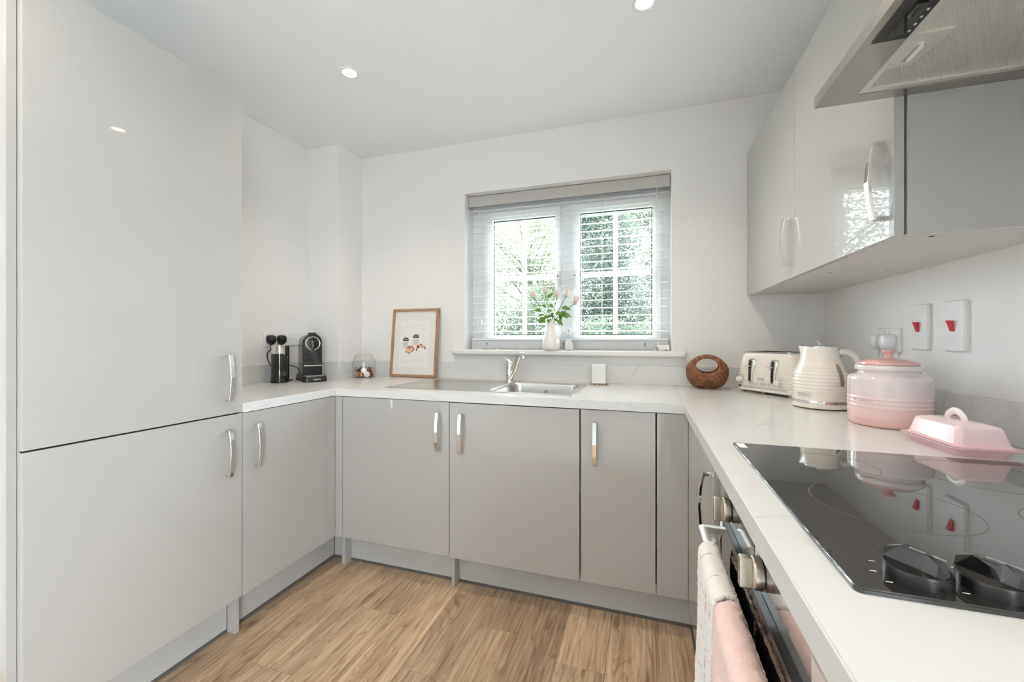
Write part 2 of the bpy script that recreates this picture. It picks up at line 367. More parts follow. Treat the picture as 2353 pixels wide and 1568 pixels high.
def text_bm(s, size, depth=.0004):
    cu = bpy.data.curves.new('t', 'FONT'); cu.body = s; cu.size = size; cu.extrude = depth; cu.align_x = 'CENTER'; cu.align_y = 'CENTER'; cu.resolution_u = 3
    o = bpy.data.objects.new('t', cu); COL.objects.link(o); dg = bpy.context.evaluated_depsgraph_get()
    me = bpy.data.meshes.new_from_object(o.evaluated_get(dg)); bpy.data.objects.remove(o); bpy.data.curves.remove(cu)
    bm = newbm(); bm.from_mesh(me); bpy.data.meshes.remove(me); return bm
def xf(bm, mtx): bmesh.ops.transform(bm, matrix=mtx, verts=bm.verts); return bm
def frame_mtx(loc, right, up):
    r = Vector(right).normalized(); u = Vector(up).normalized(); n = r.cross(u)
    return Matrix(((r.x,u.x,n.x,loc[0]),(r.y,u.y,n.y,loc[1]),(r.z,u.z,n.z,loc[2]),(0,0,0,1)))
# ------------------------------------------------------------------ the room shell
def plate_hole(x0, x1, y0, y1, z0, z1, h, axis='z'):
    """slab with a rectangular hole h=(a0,a1,b0,b1); axis = direction of the hole"""
    bm = newbm(); a0, a1, b0, b1 = h
    if axis == 'z': A, B, c0, c1 = [x0,a0,a1,x1], [y0,b0,b1,y1], z0, z1; P = lambda a, b, c: (a, b, c)
    else: A, B, c0, c1 = [x0,a0,a1,x1], [z0,b0,b1,z1], y0, y1; P = lambda a, b, c: (a, c, b)
    lo = [[bm.verts.new(P(a, b, c0)) for b in B] for a in A]; hi = [[bm.verts.new(P(a, b, c1)) for b in B] for a in A]
    for i in range(3):
        for j in range(3):
            if i == 1 and j == 1: continue
            bm.faces.new((lo[i][j], lo[i][j+1], lo[i+1][j+1], lo[i+1][j])); bm.faces.new((hi[i][j], hi[i+1][j], hi[i+1][j+1], hi[i][j+1]))
    def side(i0, j0, i1, j1): bm.faces.new((lo[i0][j0], lo[i1][j1], hi[i1][j1], hi[i0][j0]))
    for k in range(3):
        side(k, 0, k+1, 0); side(k+1, 3, k, 3); side(0, k+1, 0, k); side(3, k, 3, k+1)
    side(2,1,1,1); side(1,2,2,2); side(1,1,1,2); side(2,2,2,1)
    bmesh.ops.recalc_face_normals(bm, faces=bm.faces[:]); return bm
WX0, WX1, WZ0, WZ1 = 1.036, 2.272, 1.0885, 2.085      # window opening
struct('wall_back', plate_hole(-.3, XW+.3, 0, .3, -.15, ZC+.1, (WX0, WX1, WZ0-.03, WZ1), 'y'), 'wall', 'white plaster wall with the window in it', 'wall')
struct('wall_left', plate_hole(YR-.3, .0, -.3, 0, -.15, ZC+.1, (-2.95, -2.12, -.15+.001, 2.03), 'y'), 'wall', 'white plaster wall behind the tall cabinet and coffee machine', 'wall')
bpy.data.objects['wall_left'].data.transform(Matrix(((0,1,0,0),(1,0,0,0),(0,0,1,0),(0,0,0,1))))
bpy.data.objects['wall_left'].data.flip_normals()
struct('wall_right', plate_hole(YR-.3, .0, -.3, 0, -.15, ZC+.1, (-5.1, -3.1, 0, 2.14), 'y'), 'wall', 'white plaster wall with the red switches', 'wall')
bpy.data.objects['wall_right'].data.transform(Matrix(((0,-1,0,XW),(1,0,0,0),(0,0,1,0),(0,0,0,1))))
struct('wall_rear', box(0, XW, YR-.3, YR, -.15, ZC+.1), 'greywall', 'unseen rear wall at the dining end, greyed to dim reflections', 'wall')  # out of view; kept grey so the cabinets reflect a dimmer room
struct('wall_boxing', box(0, .2465, -.2313, 0, 0, ZC), 'wall', 'white boxed-in pipe column in the room corner', 'wall')
struct('ceiling', box(-.3, XW+.3, YR-.3, .3, ZC, ZC+.1), 'ceiling', 'white plaster ceiling with recessed downlights', 'ceiling')
fl = struct('floor', box(-.3, XW+.3, YR-.3, .3, -.14, -.012), 'seal', 'brown oak plank floor', 'floor')
# planks, 0.172 m wide, running towards the window
YF = -2.75                         # the planks end here, added pale carpet beyond
struct('floor_bounce_carpet', box(0, XW, YR, YF-.002, -.012, .006), 'carpet', 'unseen cream carpet added to bounce light at the ceiling', 'floor')  # out of view, added pale to throw light up to the ceiling
PW, x, k = .171, -.0515, 0
ends = {9: -.868, 5: -1.296, 6: -.92}
while x < XW:
    xa, xb = max(x, 0), min(x+PW, XW)
    y = ends.get(k, -1.25+((k*.47) % 1.22)); cuts = [0.0]
    y = y if y > -1.22 else y
    while y > YF: cuts.append(y); y -= 1.22
    cuts.append(YF)
    for a, b in zip(cuts, cuts[1:]):
        if a-b < .02: continue
        o = obj('plank', box(xa+.0004, xb-.0004, b+.0004, a-.0004, -.012, 0, bev=.0005, seg=1), 'plank', fl, smooth=False)
        c = ((xa+xb)/2, (a+b)/2, 0); rebase(o, c)
    x += PW; k += 1
# outside
g = tag(obj('garden_ground', box(-30, 30, .6, 45, -.35, -.25), 'grass'), 'green lawn outside beyond the window', 'lawn', kind='structure')
struct('bounce_ground', box(XW+.3, 30, -40, .6, -.35, -.16), 'paving', 'unseen pale ground added to bounce daylight indoors', 'ground')  # out of view; pale so daylight bounces up through the added glazing
struct('trim_1', box(-.3, XW+.3, .3, .6, -.35, -.25), 'paving', 'pale paving strip at the foot of the house wall', 'ground')

# door in the left wall (only its reflection is seen)
d = struct('door_1', box(-.06, -.02, -2.93, -2.14, .01, 2.01, bev=.002), 'door', 'white panel door', 'door')
for yy0, yy1 in ((-2.83, -2.565), (-2.505, -2.24)):
    for z0, z1 in ((.25, .95), (1.1, 1.85)): obj('door_panel', box(-.022, -.012, yy0, yy1, z0, z1, bev=.004), 'door', d)
obj('door_handle', tube([(-.02,-2.2,1.0),(.03,-2.2,1.0),(.035,-2.21,1.0),(.035,-2.32,1.0)], .009), 'chrome', d)
t = struct('trim_2', box(-.01, .015, -3.02, -2.95, 0, 2.10), 'door', 'white door architrave', 'trim'); 
add = newbm(); add_box(add, -.01, .015, -2.12, -2.05, 0, 2.03); add_box(add, -.01, .015, -2.95, -2.05, 2.03, 2.10); obj('architrave', add, 'door', t)
struct('baseboard_left', box(0, .015, YR, -3.02, 0, .1, bev=.004), 'door', 'white skirting board', 'baseboard')
struct('baseboard_right', box(XW-.015, XW, -3.1, -2.622, 0, .1, bev=.004), 'door', 'white skirting board by the added glazing', 'baseboard')

# ------------------------------------------------------------------ the window
wn = struct('window_1', (lambda b: b)(plate_hole(WX0, WX1, .135, .205, WZ0, WZ1, (1.142, 2.204, 1.150, 1.968), 'y')), 'pvc', 'white casement window with two glazed sashes', 'window')
obj('mullion', box(1.634, 1.708, .137, .203, 1.13, 2.0, bev=.004), 'pvc', wn)
GZ0, GZ1 = 1.180, 1.9315
for (sx0, sx1, gx0, gx1) in ((1.1238, 1.6345, 1.1828, 1.600), (1.7075, 2.2225, 1.754, 2.1755)):
    s = obj('sash', plate_hole(sx0, sx1, .118, .185, 1.130, 1.9865, (gx0, gx1, GZ0, GZ1), 'y'), 'pvc', wn, angle=.4)
    obj('gasket', plate_hole(gx0-.002, gx1+.002, .140, .150, GZ0-.002, GZ1+.002, (gx0+.0045, gx1-.0045, GZ0+.0045, GZ1-.0045), 'y'), 'gasket', s)
    obj('pane', box(gx0, gx1, .153, .157, GZ0, GZ1), 'pane', s, smooth=False)
    mx_ = (gx0+gx1)/2
    obj('glazing_bar', box(mx_-.0115, mx_+.0115, .142, .168, GZ0, GZ1, bev=.002), 'pvc', s)
    zb = 1.5545
    obj('glazing_bar', box(gx0, mx_-.0115, .142, .168, zb-.012, zb+.012, bev=.002), 'pvc', s)
    obj('glazing_bar', box(mx_+.0115, gx1, .142, .168, zb-.012, zb+.012, bev=.002), 'pvc', s)
    hx = 1.620 if sx0 < 1.5 else 1.726
    h = obj('window_handle', box(hx-.010, hx+.010, .100, .118, 1.47, 1.56, bev=.004), 'white', s)
    obj('lock_button', lathe([(0,0),(.004,0),(.004,.004),(0,.004)], 12, c=(hx, .100, 1.545), axis=(0,-1,0)), 'black', h)
obj('window_sill', box(.963, 2.344, -.045, .135, 1.0565, WZ0, bev=.010, seg=4), 'door', wn)
# unseen glazing behind the camera, added to let daylight into the kitchen
w2 = struct('added_glazing', plate_hole(-5.1, -3.1, XW+.2, XW+.27, 0, 2.14, (-5.03, -3.17, .07, 2.07), 'y'), 'pvc', 'white frame of the added daylight glazing, out of view', 'window')
w2.data.transform(Matrix(((0,1,0,0),(1,0,0,0),(0,0,1,0),(0,0,0,1)))); w2.data.flip_normals()
obj('mullion', box(XW+.21, XW+.26, -4.14, -4.06, .07, 2.07), 'pvc', w2)
for a, b in ((-5.03, -4.14), (-4.06, -3.17)): obj('pane', box(XW+.232, XW+.238, a, b, .07, 2.07), 'pane', w2, smooth=False)

# ------------------------------------------------------------------ recessed ceiling downlights
def downlight(x, y, label, power):
    t = thing('downlight', label, 'downlight', (x, y, ZC), group='recessed ceiling downlights')
    ring = [(.030,-.0005),(.033,-.005),(.042,-.006),(.0455,-.0005)]
    obj('bezel', lathe(ring, 40, cap0=False, cap1=False), 'white', t, world=False)
    obj('lens', lathe([(0,-.002),(.030,-.002),(.031,-.0008)], 32, cap1=False), 'lampglow', t, world=False)
    l = bpy.data.lights.new('downlight_beam', 'SPOT'); l.energy = power; l.color = (1.0, .82, .61); l.spot_size = 2.2; l.spot_blend = 1.0; l.shadow_soft_size = .028
    lo = bpy.data.objects.new('downlight_beam', l); COL.objects.link(lo); lo.parent = t; lo.location = (0, 0, -.02)
LP = 17.0
downlight(.8093, -.8028, 'white-rimmed glowing downlight in ceiling above sink drainer side', LP)
downlight(2.13, -.7985, 'white-rimmed glowing downlight in ceiling above sink bowl end', LP)
downlight(.81, -2.12, 'white-rimmed glowing downlight in ceiling near the white door', LP)
downlight(2.13, -2.12, 'white-rimmed glowing downlight in ceiling near the oven end', LP)
downlight(.81, -4.1, 'white-rimmed glowing downlight in ceiling by the added glazing, door side', LP)
downlight(2.13, -4.1, 'white-rimmed glowing downlight in ceiling by the added glazing, switch side', LP)

# ------------------------------------------------------------------ handles
def handle_mesh(Lh=.176, proj=.032, w=.017, th=.007):
    h = Lh/2; out = [(-h,0),(-h,.021),(-h*.55,.0285),(0,proj),(h*.55,.0285),(h,.021),(h,0)]
    inn = [(-h+th,0),(-h+th,.021-th*.75),(-h*.55,.0285-th),(0,proj-th),(h*.55,.0285-th),(h-th,.021-th*.75),(h-th,0)]
    bm = newbm(); n = len(out)
    R = [[bm.verts.new((p, sy*w/2, s)) for (s, p), sy in ((out[i],-1),(out[i],1),(inn[i],1),(inn[i],-1))] for i in range(n)]
    for a, b in zip(R, R[1:]):
        for k in range(4): bm.faces.new((a[k], a[(k+1) % 4], b[(k+1) % 4], b[k]))
    bm.faces.new(R[0]); bm.faces.new(list(reversed(R[-1]))); bmesh.ops.recalc_face_normals(bm, faces=bm.faces[:])
    bmesh.ops.bevel(bm, geom=[e for e in bm.edges if e.calc_face_angle(0) > .5], offset=.0008, segments=1, affect='EDGES')
    me = bpy.data.meshes.new('bow_handle'); bm.to_mesh(me); bm.free(); return me
HM = handle_mesh()
def handle(door, pos, rz):
    o = obj('handle', HM, 'chrome', door, smooth=False); o.location = Vector(pos)-origin(door); o.rotation_euler = (0,0,rz); return o

# ------------------------------------------------------------------ cabinets
def carcass(x0, x1, y0, y1, z0, z1, top=False, t=.018, open_face=None):
    bm = newbm(); add_box(bm, x0, x1, y0, y1, z0, z0+t)
    if top: add_box(bm, x0, x1, y0, y1, z1-t, z1)
    zt = z1-t if top else z1
    for nm, a in (('x0', (x0, x0+t, y0, y1)), ('x1', (x1-t, x1, y0, y1)), ('y0', (x0+t, x1-t, y0, y0+t)), ('y1', (x0+t, x1-t, y1-t, y1))):
        if nm != open_face: add_box(bm, *a, z0+t, zt)
    return bm
DT = .018
def panel(p, name, x0, x1, y0, y1, z0, z1, m='gloss'): return obj(name, box(x0, x1, y0, y1, z0, z1, bev=.0012), m, p)
YT0, YT1 = -1.795, -1.1994
# tall fridge housing
t = thing('tall_cabinet', 'tall light grey gloss cabinet with two stacked doors and chrome handles', 'cabinet', (.3, -1.5, 0))
obj('carcass', carcass(.025, XL-.022, YT0, YT1, ZD0, 2.104, top=True), 'carcass', t)
u = panel(t, 'door', XL-DT, XL, YT0, YT1-.0015, .8712, 2.106); handle(u, (XL, -1.2613, 1.009), 0)
u = panel(t, 'door', XL-DT, XL, YT0, YT1-.0015, ZD0, .8665); handle(u, (XL, -1.2613, .724), 0)
panel(t, 'end_panel', .012, XL-DT-.003, YT0-.020, YT0-.001, .0, 2.106)
panel(t, 'leg_panel', .565, .606, -1.2105, -1.1925, 0, ZD0-.001)
pl_ = obj('plinth', box(.545, .5626, YT0, -1.2105, .003, .1485), 'plinth', t); obj('seal_strip', box(.5626, .5655, YT0, -1.2105, .0005, .012), 'seal', pl_)
obj('gap_shadow_board', box(XL-DT-.004, XL-DT-.001, YT0+.005, YT1-.005, .85, .89), 'dark', t)
# left base cabinet
t = thing('base_cabinet', 'light grey gloss base cabinet under coffee machine, beside tall cabinet', 'cabinet', (.3, -.97, 0), group='base cabinets')
obj('carcass', carcass(.03, XL-.034, -1.1985, -.75, ZD0, ZD1, open_face='x1'), 'carcass', t)
u = panel(t, 'door', XL-DT, XL, YT1+.0015, -.7535, ZD0, ZD1); handle(u, (XL, -1.1408, .7275), 0)
panel(t, 'corner_filler', XL-DT, XL, -.7525, YB+.0005, ZD0, ZD1)
pl_ = obj('plinth', box(.545, .5626, -1.1925, -.6222, .003, .1485), 'plinth', t); obj('seal_strip', box(.5626, .5655, -1.1925, -.625, .0005, .012), 'seal', pl_)
# back run
def back_unit(label, x0, x1, hx, z0=ZD0, z1=ZD1, filler=None, legs=(), plinth=None):
    t = thing('base_cabinet', label, 'cabinet', ((x0+x1)/2, -.4, 0), group='base cabinets')
    obj('carcass', carcass(x0+.001, x1-.001, YB+.036, -.05, ZD0, ZD1, open_face='y0'), 'carcass', t)
    u = panel(t, 'door', x0+.0015, x1-.0015, YB, YB+DT, z0, z1); handle(u, (hx, YB, .7275), -PI/2)
    if filler: panel(t, 'corner_filler', filler[0], filler[1], YB, YB+DT, ZD0, ZD1)
    for a, b in legs: panel(t, 'leg_panel', a, b, -.672, -.621, 0, ZD0-.001)
    if plinth:
        p = obj('plinth', box(plinth[0], plinth[1], -.6222, -.604, .003, .1485), 'plinth', t); obj('seal_strip', box(plinth[0], plinth[1], -.6252, -.6222, .0005, .012), 'seal', p)
    return t
back_unit('light grey gloss base cabinet in the corner under the sink drainer', .6772, 1.2749, 1.2203, filler=(XL+.0005, .6762), legs=((.6535, .6735),), plinth=(.5660, 1.2740), z0=.152)
back_unit('widest-looking light grey gloss base cabinet under the sink bowl, handle on its drainer side', 1.2749, 1.8755, 1.3368, z0=.148, z1=.8625, legs=((1.2756, 1.2912),), plinth=(1.2915, 1.8755))
back_unit('narrow light grey gloss base cabinet right of the sink with plain corner strip', 1.8785, 2.1742, 1.9381, filler=(2.1778, XR-.0005), plinth=(1.8755, 2.3095))
# right run
t = thing('base_cabinet', 'light grey gloss base cabinet between corner and oven', 'cabinet', (2.65, -1.0, 0), group='base cabinets')
obj('carcass', carcass(XR+.034, XW-.03, -1.298, -.70, ZD0, ZD1, open_face='x0'), 'carcass', t)
u = panel(t, 'door', XR, XR+DT, -1.2975, -.7535, ZD0, ZD1); handle(u, (XR, -1.252, .7275), PI)
panel(t, 'corner_filler', XR, XR+DT, -.7525, YB+.0005, ZD0, ZD1)
p = obj('plinth', box(2.3098, 2.328, -1.298, -.6222, .003, .1485), 'gloss', t); obj('seal_strip', box(2.3068, 2.3098, -1.298, -.626, .0005, .012), 'seal', p)
t = thing('base_cabinet', 'light grey gloss base cabinet on the near side of the oven', 'cabinet', (2.65, -2.2, 0), group='base cabinets')
obj('carcass', carcass(XR+.034, XW-.03, -2.60, -1.905, ZD0, ZD1, open_face='x0'), 'carcass', t)
u = panel(t, 'door', XR, XR+DT, -2.60, -1.905, ZD0, ZD1); handle(u, (XR, -2.53, .7275), PI)
p = obj('plinth', box(2.3098, 2.328, -2.60, -1.905, .003, .1485), 'plinth', t)
panel(t, 'end_panel', XR, XW-.02, -2.62, -2.602, 0, ZD1)

# worktop with upstands
t = thing('worktop', 'white marble-effect worktop running in a U shape round the kitchen', 'worktop', (1.5, -.35, WB))
HX0, HX1, HY0, HY1 = .864, 1.822, -.579, -.121
def section(bm): 
    bmesh.ops.bevel(bm, geom=[e for e in bm.edges if e.calc_face_angle(0) > 1 and abs(e.verts[0].co.z-WT) < 1e-4 and abs(e.verts[1].co.z-WT) < 1e-4], offset=.0022, segments=2, affect='EDGES'); return bm
obj('worktop_section', section(box(0, WXL-.0002, YT1+.0085, -.0, WB, WT)), 'worktop', t)
obj('end_strip', box(.02, WXL+.001, YT1+.001, YT1+.0083, WB, WT-.0005, bev=.0005), 'worktop', t)
obj('worktop_section', section(plate_hole(WXL, WXR, WYB, 0, WB, WT, (HX0, HX1, HY0, HY1))), 'worktop', t)
obj('worktop_section', section(box(WXR+.0002, XW, -2.62, 0, WB, WT)), 'worktop', t)
UZ = 1.0055
for lab, a in zip(('behind the coffee machine', 'on the face of the boxed column', 'on the narrow side of the boxed column', 'behind the sink and under the window', 'behind the kettle, pink jar and hob'), ((.0, .02, YT1+.001, -.2313), (.02, .2665, -.2513, -.2313), (.2465, .2665, -.2313, 0), (.2665, XW-.02, -.02, 0), (XW-.02, XW, -2.62, 0))):
    o = tag(obj('upstand', box(a[0]+.0003, a[1]-.0003, a[2]+.0003, a[3]-.0003, WT+.0002, UZ, bev=.001), 'worktop'), 'low white marble-effect upstand strip '+lab, 'upstand', 'worktop upstands')
    rebase(o, ((a[0]+a[1])/2, (a[2]+a[3])/2, WT))

# wall cabinets
XU, ZU0, ZU1 = 2.6397, 1.379, 2.119
def wall_unit(label, y0, y1, hy, side=False):
    t = thing('wall_cabinet', label, 'wall cabinet', (2.8, (y0+y1)/2, ZU0), group='wall cabinets')
    obj('carcass', carcass(XU+DT+.0008, XW-.0002, y0+(.017 if side else .001), y1-.001, ZU0+.003, ZU1-.002, top=True), 'unit_bottom', t)
    u = panel(t, 'door', XU, XU+DT, y0+.0012, y1-.0012, ZU0, ZU1); handle(u, (XU, hy, 1.512), PI)
    for dx, dy in ((.09,.05),(.25,.05),(.09,-.05),(.25,-.05)):
        yy = (y0+dy if dy > 0 else y1+dy)
        obj('fixing_cap', lathe([(0,0),(.006,0),(.006,.001),(0,.001)], 12, c=(XU+dx, yy, ZU0+.0030)), 'dark', t)
    if side: panel(t, 'end_panel', XU+DT+.0045, XW-.001, y0, y0+.0165, ZU0+.002, ZU1-.002)
    return t
wall_unit('light grey gloss wall cabinet in the corner beside the window', -.6967, -.003, -.655)
wall_unit('light grey gloss wall cabinet beside the cooker hood, end panel showing', -1.3127, -.6967, -1.268, side=True)
# ------------------------------------------------------------------ oven, hob, hood
OY0, OY1 = -1.898, -1.302
t = thing('oven', 'built-under electric oven with dark glass door, steel panel and two knobs', 'oven', (2.6, -1.6, .15))
obj('body', box(2.322, 2.90, OY0+.015, OY1-.015, .16, .855), 'steel', t)
M['ovenpanel'] = mat('polished_grey_oven_panel', (.40,.39,.37), .06, .75, coat=.5)
cp = obj('control_panel', box(2.300, 2.322, OY0, OY1, .769, .864, bev=.0015), 'ovenpanel', t)
obj('display', box(2.2993, 2.3005, -1.645, -1.555, .795, .835), 'blackgloss', cp)
def oven_knob(y, rot):
    k = obj('knob', lathe([(0,0),(.023,0),(.0235,.004),(.0235,.007),(0,.007)], 36, c=(2.300, y, .8175), axis=(-1,0,0)), 'satin', t)
    obj('seal_ring', lathe([(0,.007),(.0205,.007),(.0205,.0095),(0,.0095)], 36, c=(2.300, y, .8175), axis=(-1,0,0)), 'black', k)
    obj('dial', lathe([(0,.0095),(.0232,.0095),(.0232,.019),(.0215,.0215),(0,.0215)], 36, c=(2.300, y, .8175), axis=(-1,0,0)), 'satin', k)
    g = box(-.0225, .0225, -.0065, .0065, 0, .017, bev=.002); xf(g, frame_mtx((2.300-.021, y, .8175), (0, math.sin(rot), math.cos(rot)), (0, math.cos(rot), -math.sin(rot))))
    for v in g.verts: pass
    obj('grip', g, 'satin', k)
for y in (-1.492, -1.722): oven_knob(y, 0.0)
dr = obj('door', box(2.290, 2.322, OY0+.002, OY1-.002, .175, .766, bev=.0015), 'ovenglass', t)
obj('door_edge', box(2.2893, 2.3010, OY0+.002, OY1-.002, .7652, .7683), 'black', dr)
h = tube([(2.2598, OY0+.045, .715), (2.2598, OY1-.045, .715)], .0065, 12, sx=1.35)
obj('handle', h, 'white' if False else 'alu', dr)
for y in (OY0+.052, OY1-.052): obj('handle_bracket', box(2.2598, 2.292, y-.007, y+.007, .707, .723, bev=.002), 'alu', dr)
obj('plinth', box(2.3098, 2.326, OY0, OY1, .003, .1485), 'plinth', t)

# towels over the oven handle
def towel(name, label, m, y0, y1, zf, zb, amp, seed):
    rnd = random.Random(seed); xc, zc = 2.2598, .715; R = .0175
    ph = [rnd.uniform(0, 6.28) for _ in range(6)]
    Lf, Lb, La = zc-zf, zc-zb, PI*R; T = Lf+La+Lb
    def fn(u, v):
        s = u*T; y = y0+(y1-y0)*v
        if s < Lf: d = Lf-s; x, z, k = xc-R, zc-d, min(d/.25, 1); nx = -1
        elif s < Lf+La: a = PI-(s-Lf)/R; x, z, k, nx = xc+R*math.cos(a), zc+R*math.sin(a), 0, -1
        else: d = s-Lf-La; x, z, k = xc+R, zc-d, min(d/.25, 1)*.0; nx = 1
        w = math.sin(v*9+ph[0]+s*1.5)*.6+math.sin(v*17+ph[1]-s*3)*.4
        if nx < 0: x += -k*(amp*.9+amp*w) - .003*(1-abs(2*v-1)**6)
        else: x = min(x+.001, 2.2855)
        y += k*.010*math.sin(s*7+ph[2])*(1-.5*v)
        x += .0012*math.sin(s*61+ph[3])*math.sin(v*40+ph[4])*(1 if nx < 0 else .3)
        q = noise.noise(Vector((s*95, v*26, seed)))*.0016+noise.noise(Vector((s*260, v*75, seed+9)))*.0012
        return Vector((x+q*(1 if nx < 0 else .4), y+(q*1.5 if v in (0, 1) else 0), z+(q if k == 0 else 0)))
    bm = grid_surface(fn, 240, 70, uv=lambda u, v: (u*T+.02, v*(y1-y0)+.022))
    o = tag(obj(name, bm, m), label, 'towel', 'towels on the oven handle'); rebase(o, (xc, (y0+y1)/2, zf))
    s = o.modifiers.new('thickness', 'SOLIDIFY'); s.thickness = .0085; s.offset = 0
    return o
towel('towel', 'white fluffy tea towel with thin pink grid lines hanging on oven handle', 'towel_white', -1.650, -1.462, .20, .42, .0065, 3)
towel('towel', 'plain blush pink hand towel hanging on oven handle', 'towel_pink', -1.852, -1.664, .16, .45, .0075, 8)

# ceramic hob
HZ = WT+.0055; HX0_, HX1_, HY0_, HY1_ = 2.331, 2.852, -1.902, -1.301
t = thing('ceramic_hob', 'black ceramic glass hob with ring markings and black knobs', 'hob', ((HX0_+HX1_)/2, -1.6, WT))
pts = [(p[0], p[1], WT+.0002) for p in rrect(HX1_-HX0_, HY1_-HY0_, .008, 4, (HX0_+HX1_)/2, (HY0_+HY1_)/2)]
g = prism(pts, (0,0,.0053)); bmesh.ops.bevel(g, geom=[e for e in g.edges if e.calc_face_angle(0) > 1 and all(v.co.z > WT+.005 for v in e.verts)], offset=.0016, segments=3, affect='EDGES')
gl = obj('glass_plate', g, 'hobglass', t)
def ring(cx, cyy, r, w=.0016, n=72):
    bm = newbm(); a = [bm.verts.new((cx+(r-w)*math.cos(2*PI*i/n), cyy+(r-w)*math.sin(2*PI*i/n), HZ+.0001)) for i in range(n)]
    b = [bm.verts.new((cx+r*math.cos(2*PI*i/n), cyy+r*math.sin(2*PI*i/n), HZ+.0001)) for i in range(n)]
    for i in range(n): bm.faces.new((a[i], b[i], b[(i+1) % n], a[(i+1) % n]))
    return bm
for cx, cyy, r in ((2.479, -1.640, .098), (2.478, -1.432, .079), (2.705, -1.660, .079), (2.715, -1.430, .098)): obj('cooking_zone', ring(cx, cyy, r), 'etch', gl)
st = obj('rating_sticker', prism([(2.337,-1.309,HZ+.0001),(2.337,-1.347,HZ+.0001),(2.3545,-1.347,HZ+.0001),(2.3545,-1.309,HZ+.0001)], (0,0,.0002)), 'print', gl)
st['label'] = 'small white sticker in the hob corner'
def hob_knob(x, rot):
    k = obj('knob', lathe([(0,0),(.0275,0),(.0275,.010),(.0262,.0125),(0,.0125)], 40, c=(x, -1.862, HZ)), 'black', t)
    prof = [(-.026,.0),(-.0245,.0),(0,.0),(.026,.0)]
    g = newbm(); w0, w1, hh = .0085, .0050, .0165
    secs = []
    for s, hgt in ((-.0262, .002), (-.020, .012), (-.008, .0165), (.012, .0165), (.0262, .009)):
        secs.append([(-w0, s, 0), (w0, s, 0), (w1, s, hgt), (-w1, s, hgt)])
    loft(secs, bm=g); bmesh.ops.recalc_face_normals(g, faces=g.faces[:])
    xf(g, Matrix.Translation((x, -1.862, HZ+.0122)) @ Matrix.Rotation(rot, 4, 'Z'))
    obj('grip', g, 'blackgloss', k, smooth=False)
    p = box(-.0006, .0006, -.024, .006, .0163, .0172); xf(p, Matrix.Translation((x, -1.862, HZ+.0122)) @ Matrix.Rotation(rot, 4, 'Z')); obj('pointer', p, 'chrome', k)
    for a in (-.9, -.35, .35, .9):
        px, py_ = x+.037*math.cos(a+PI/2+1.2), -1.862+.037*math.sin(a+PI/2+1.2)
        obj('tick_mark', prism([(px-.003,py_-.0007,HZ+.0001),(px+.003,py_-.0007,HZ+.0001),(px+.003,py_+.0007,HZ+.0001),(px-.003,py_+.0007,HZ+.0001)], (0,0,.0001)), 'label', gl)
for x in (2.400, 2.461, 2.700, 2.761): hob_knob(x, .62)

# cooker hood
HB, HF, HN, HFa = 1.675, 2.494, -1.912, -1.3135
t = thing('cooker_hood', 'stainless steel cooker hood with ribbed filter on the wall above the hob', 'cooker hood', (2.75, -1.61, HB))
FX0, FX1, FY0, FY1 = 2.5605, 2.93, -1.875, -1.345
obj('canopy', plate_hole(HF, XW, HN, HFa, HB, HB+.024, (FX0, FX1, FY0, FY1)), 'hoodsteel', t)
obj('canopy_cover', box(HF+.006, XW, HN+.004, HFa-.004, HB+.0245, HB+.034, bev=.003), 'steel', t)
obj('chimney', box(2.735, XW, -1.75, -1.47, HB+.034, ZC), 'steel', t)
fr = obj('filter_frame', plate_hole(FX0+.001, FX1-.001, FY0+.001, FY1-.001, HB+.002, HB+.012, (FX0+.013, FX1-.013, FY0+.013, FY1-.013)), 'alu', t)
def ribs(u, v):
    x = FX0+.012+(FX1-FX0-.024)*u; y = FY0+.012+(FY1-FY0-.024)*v
    s = x*math.cos(.54)-y*math.sin(.54)
    return Vector((x, y, HB+.0075-.0028*abs(((s/.0068) % 1)*2-1)))
bm = newbm(); P = .0026; c_, s_ = math.cos(.54), math.sin(.54)
# rib strips clipped to the filter rectangle
x0, x1, y0, y1 = FX0+.012, FX1-.012, FY0+.012, FY1-.012
def clip(poly, ax, val, keep_less):
    out = []
    for i in range(len(poly)):
        a, b = poly[i], poly[(i+1) % len(poly)]; ina = (a[ax] <= val) == keep_less or a[ax] == val; inb = (b[ax] <= val) == keep_less or b[ax] == val
        if ina: out.append(a)
        if ina != inb:
            tt = (val-a[ax])/(b[ax]-a[ax]); out.append(tuple(a[j]+(b[j]-a[j])*tt for j in range(3)))
    return out
k0 = int((x0*c_-y1*s_)/P*2)-2; k1 = int((x1*c_-y0*s_)/P*2)+2
for k in range(k0, k1):
    sA, sB = k*P/2, (k+1)*P/2; zA = HB+.0075-(.0013 if k % 2 else 0); zB = HB+.0075-(0 if k % 2 else .0013)
    q = []
    for s, tt, z in ((sA,-6,zA),(sA,6,zA),(sB,6,zB),(sB,-6,zB)): q.append((s*c_+tt*s_, -s*s_+tt*c_, z))
    for ax, val, less in ((0,x1,True),(0,x0,False),(1,y1,True),(1,y0,False)):
        q = clip(q, ax, val, less) if len(q) > 2 else []
    if len(q) > 2:
        try: bm.faces.new([bm.verts.new(p) for p in q])
        except ValueError: pass
f = obj('grease_filter', bm, 'alu', fr, smooth=False); f['label'] = 'pale ribbed metal grease filter'
lt = obj('filter_latch', prism([(FX0+.011,-1.428,HB+.001),(FX0+.011,-1.522,HB+.001),(FX0+.062,-1.522,HB+.001),(FX0+.062,-1.49,HB+.001),(FX0+.050,-1.428,HB+.001)], (0,0,.006)), 'alu', fr)
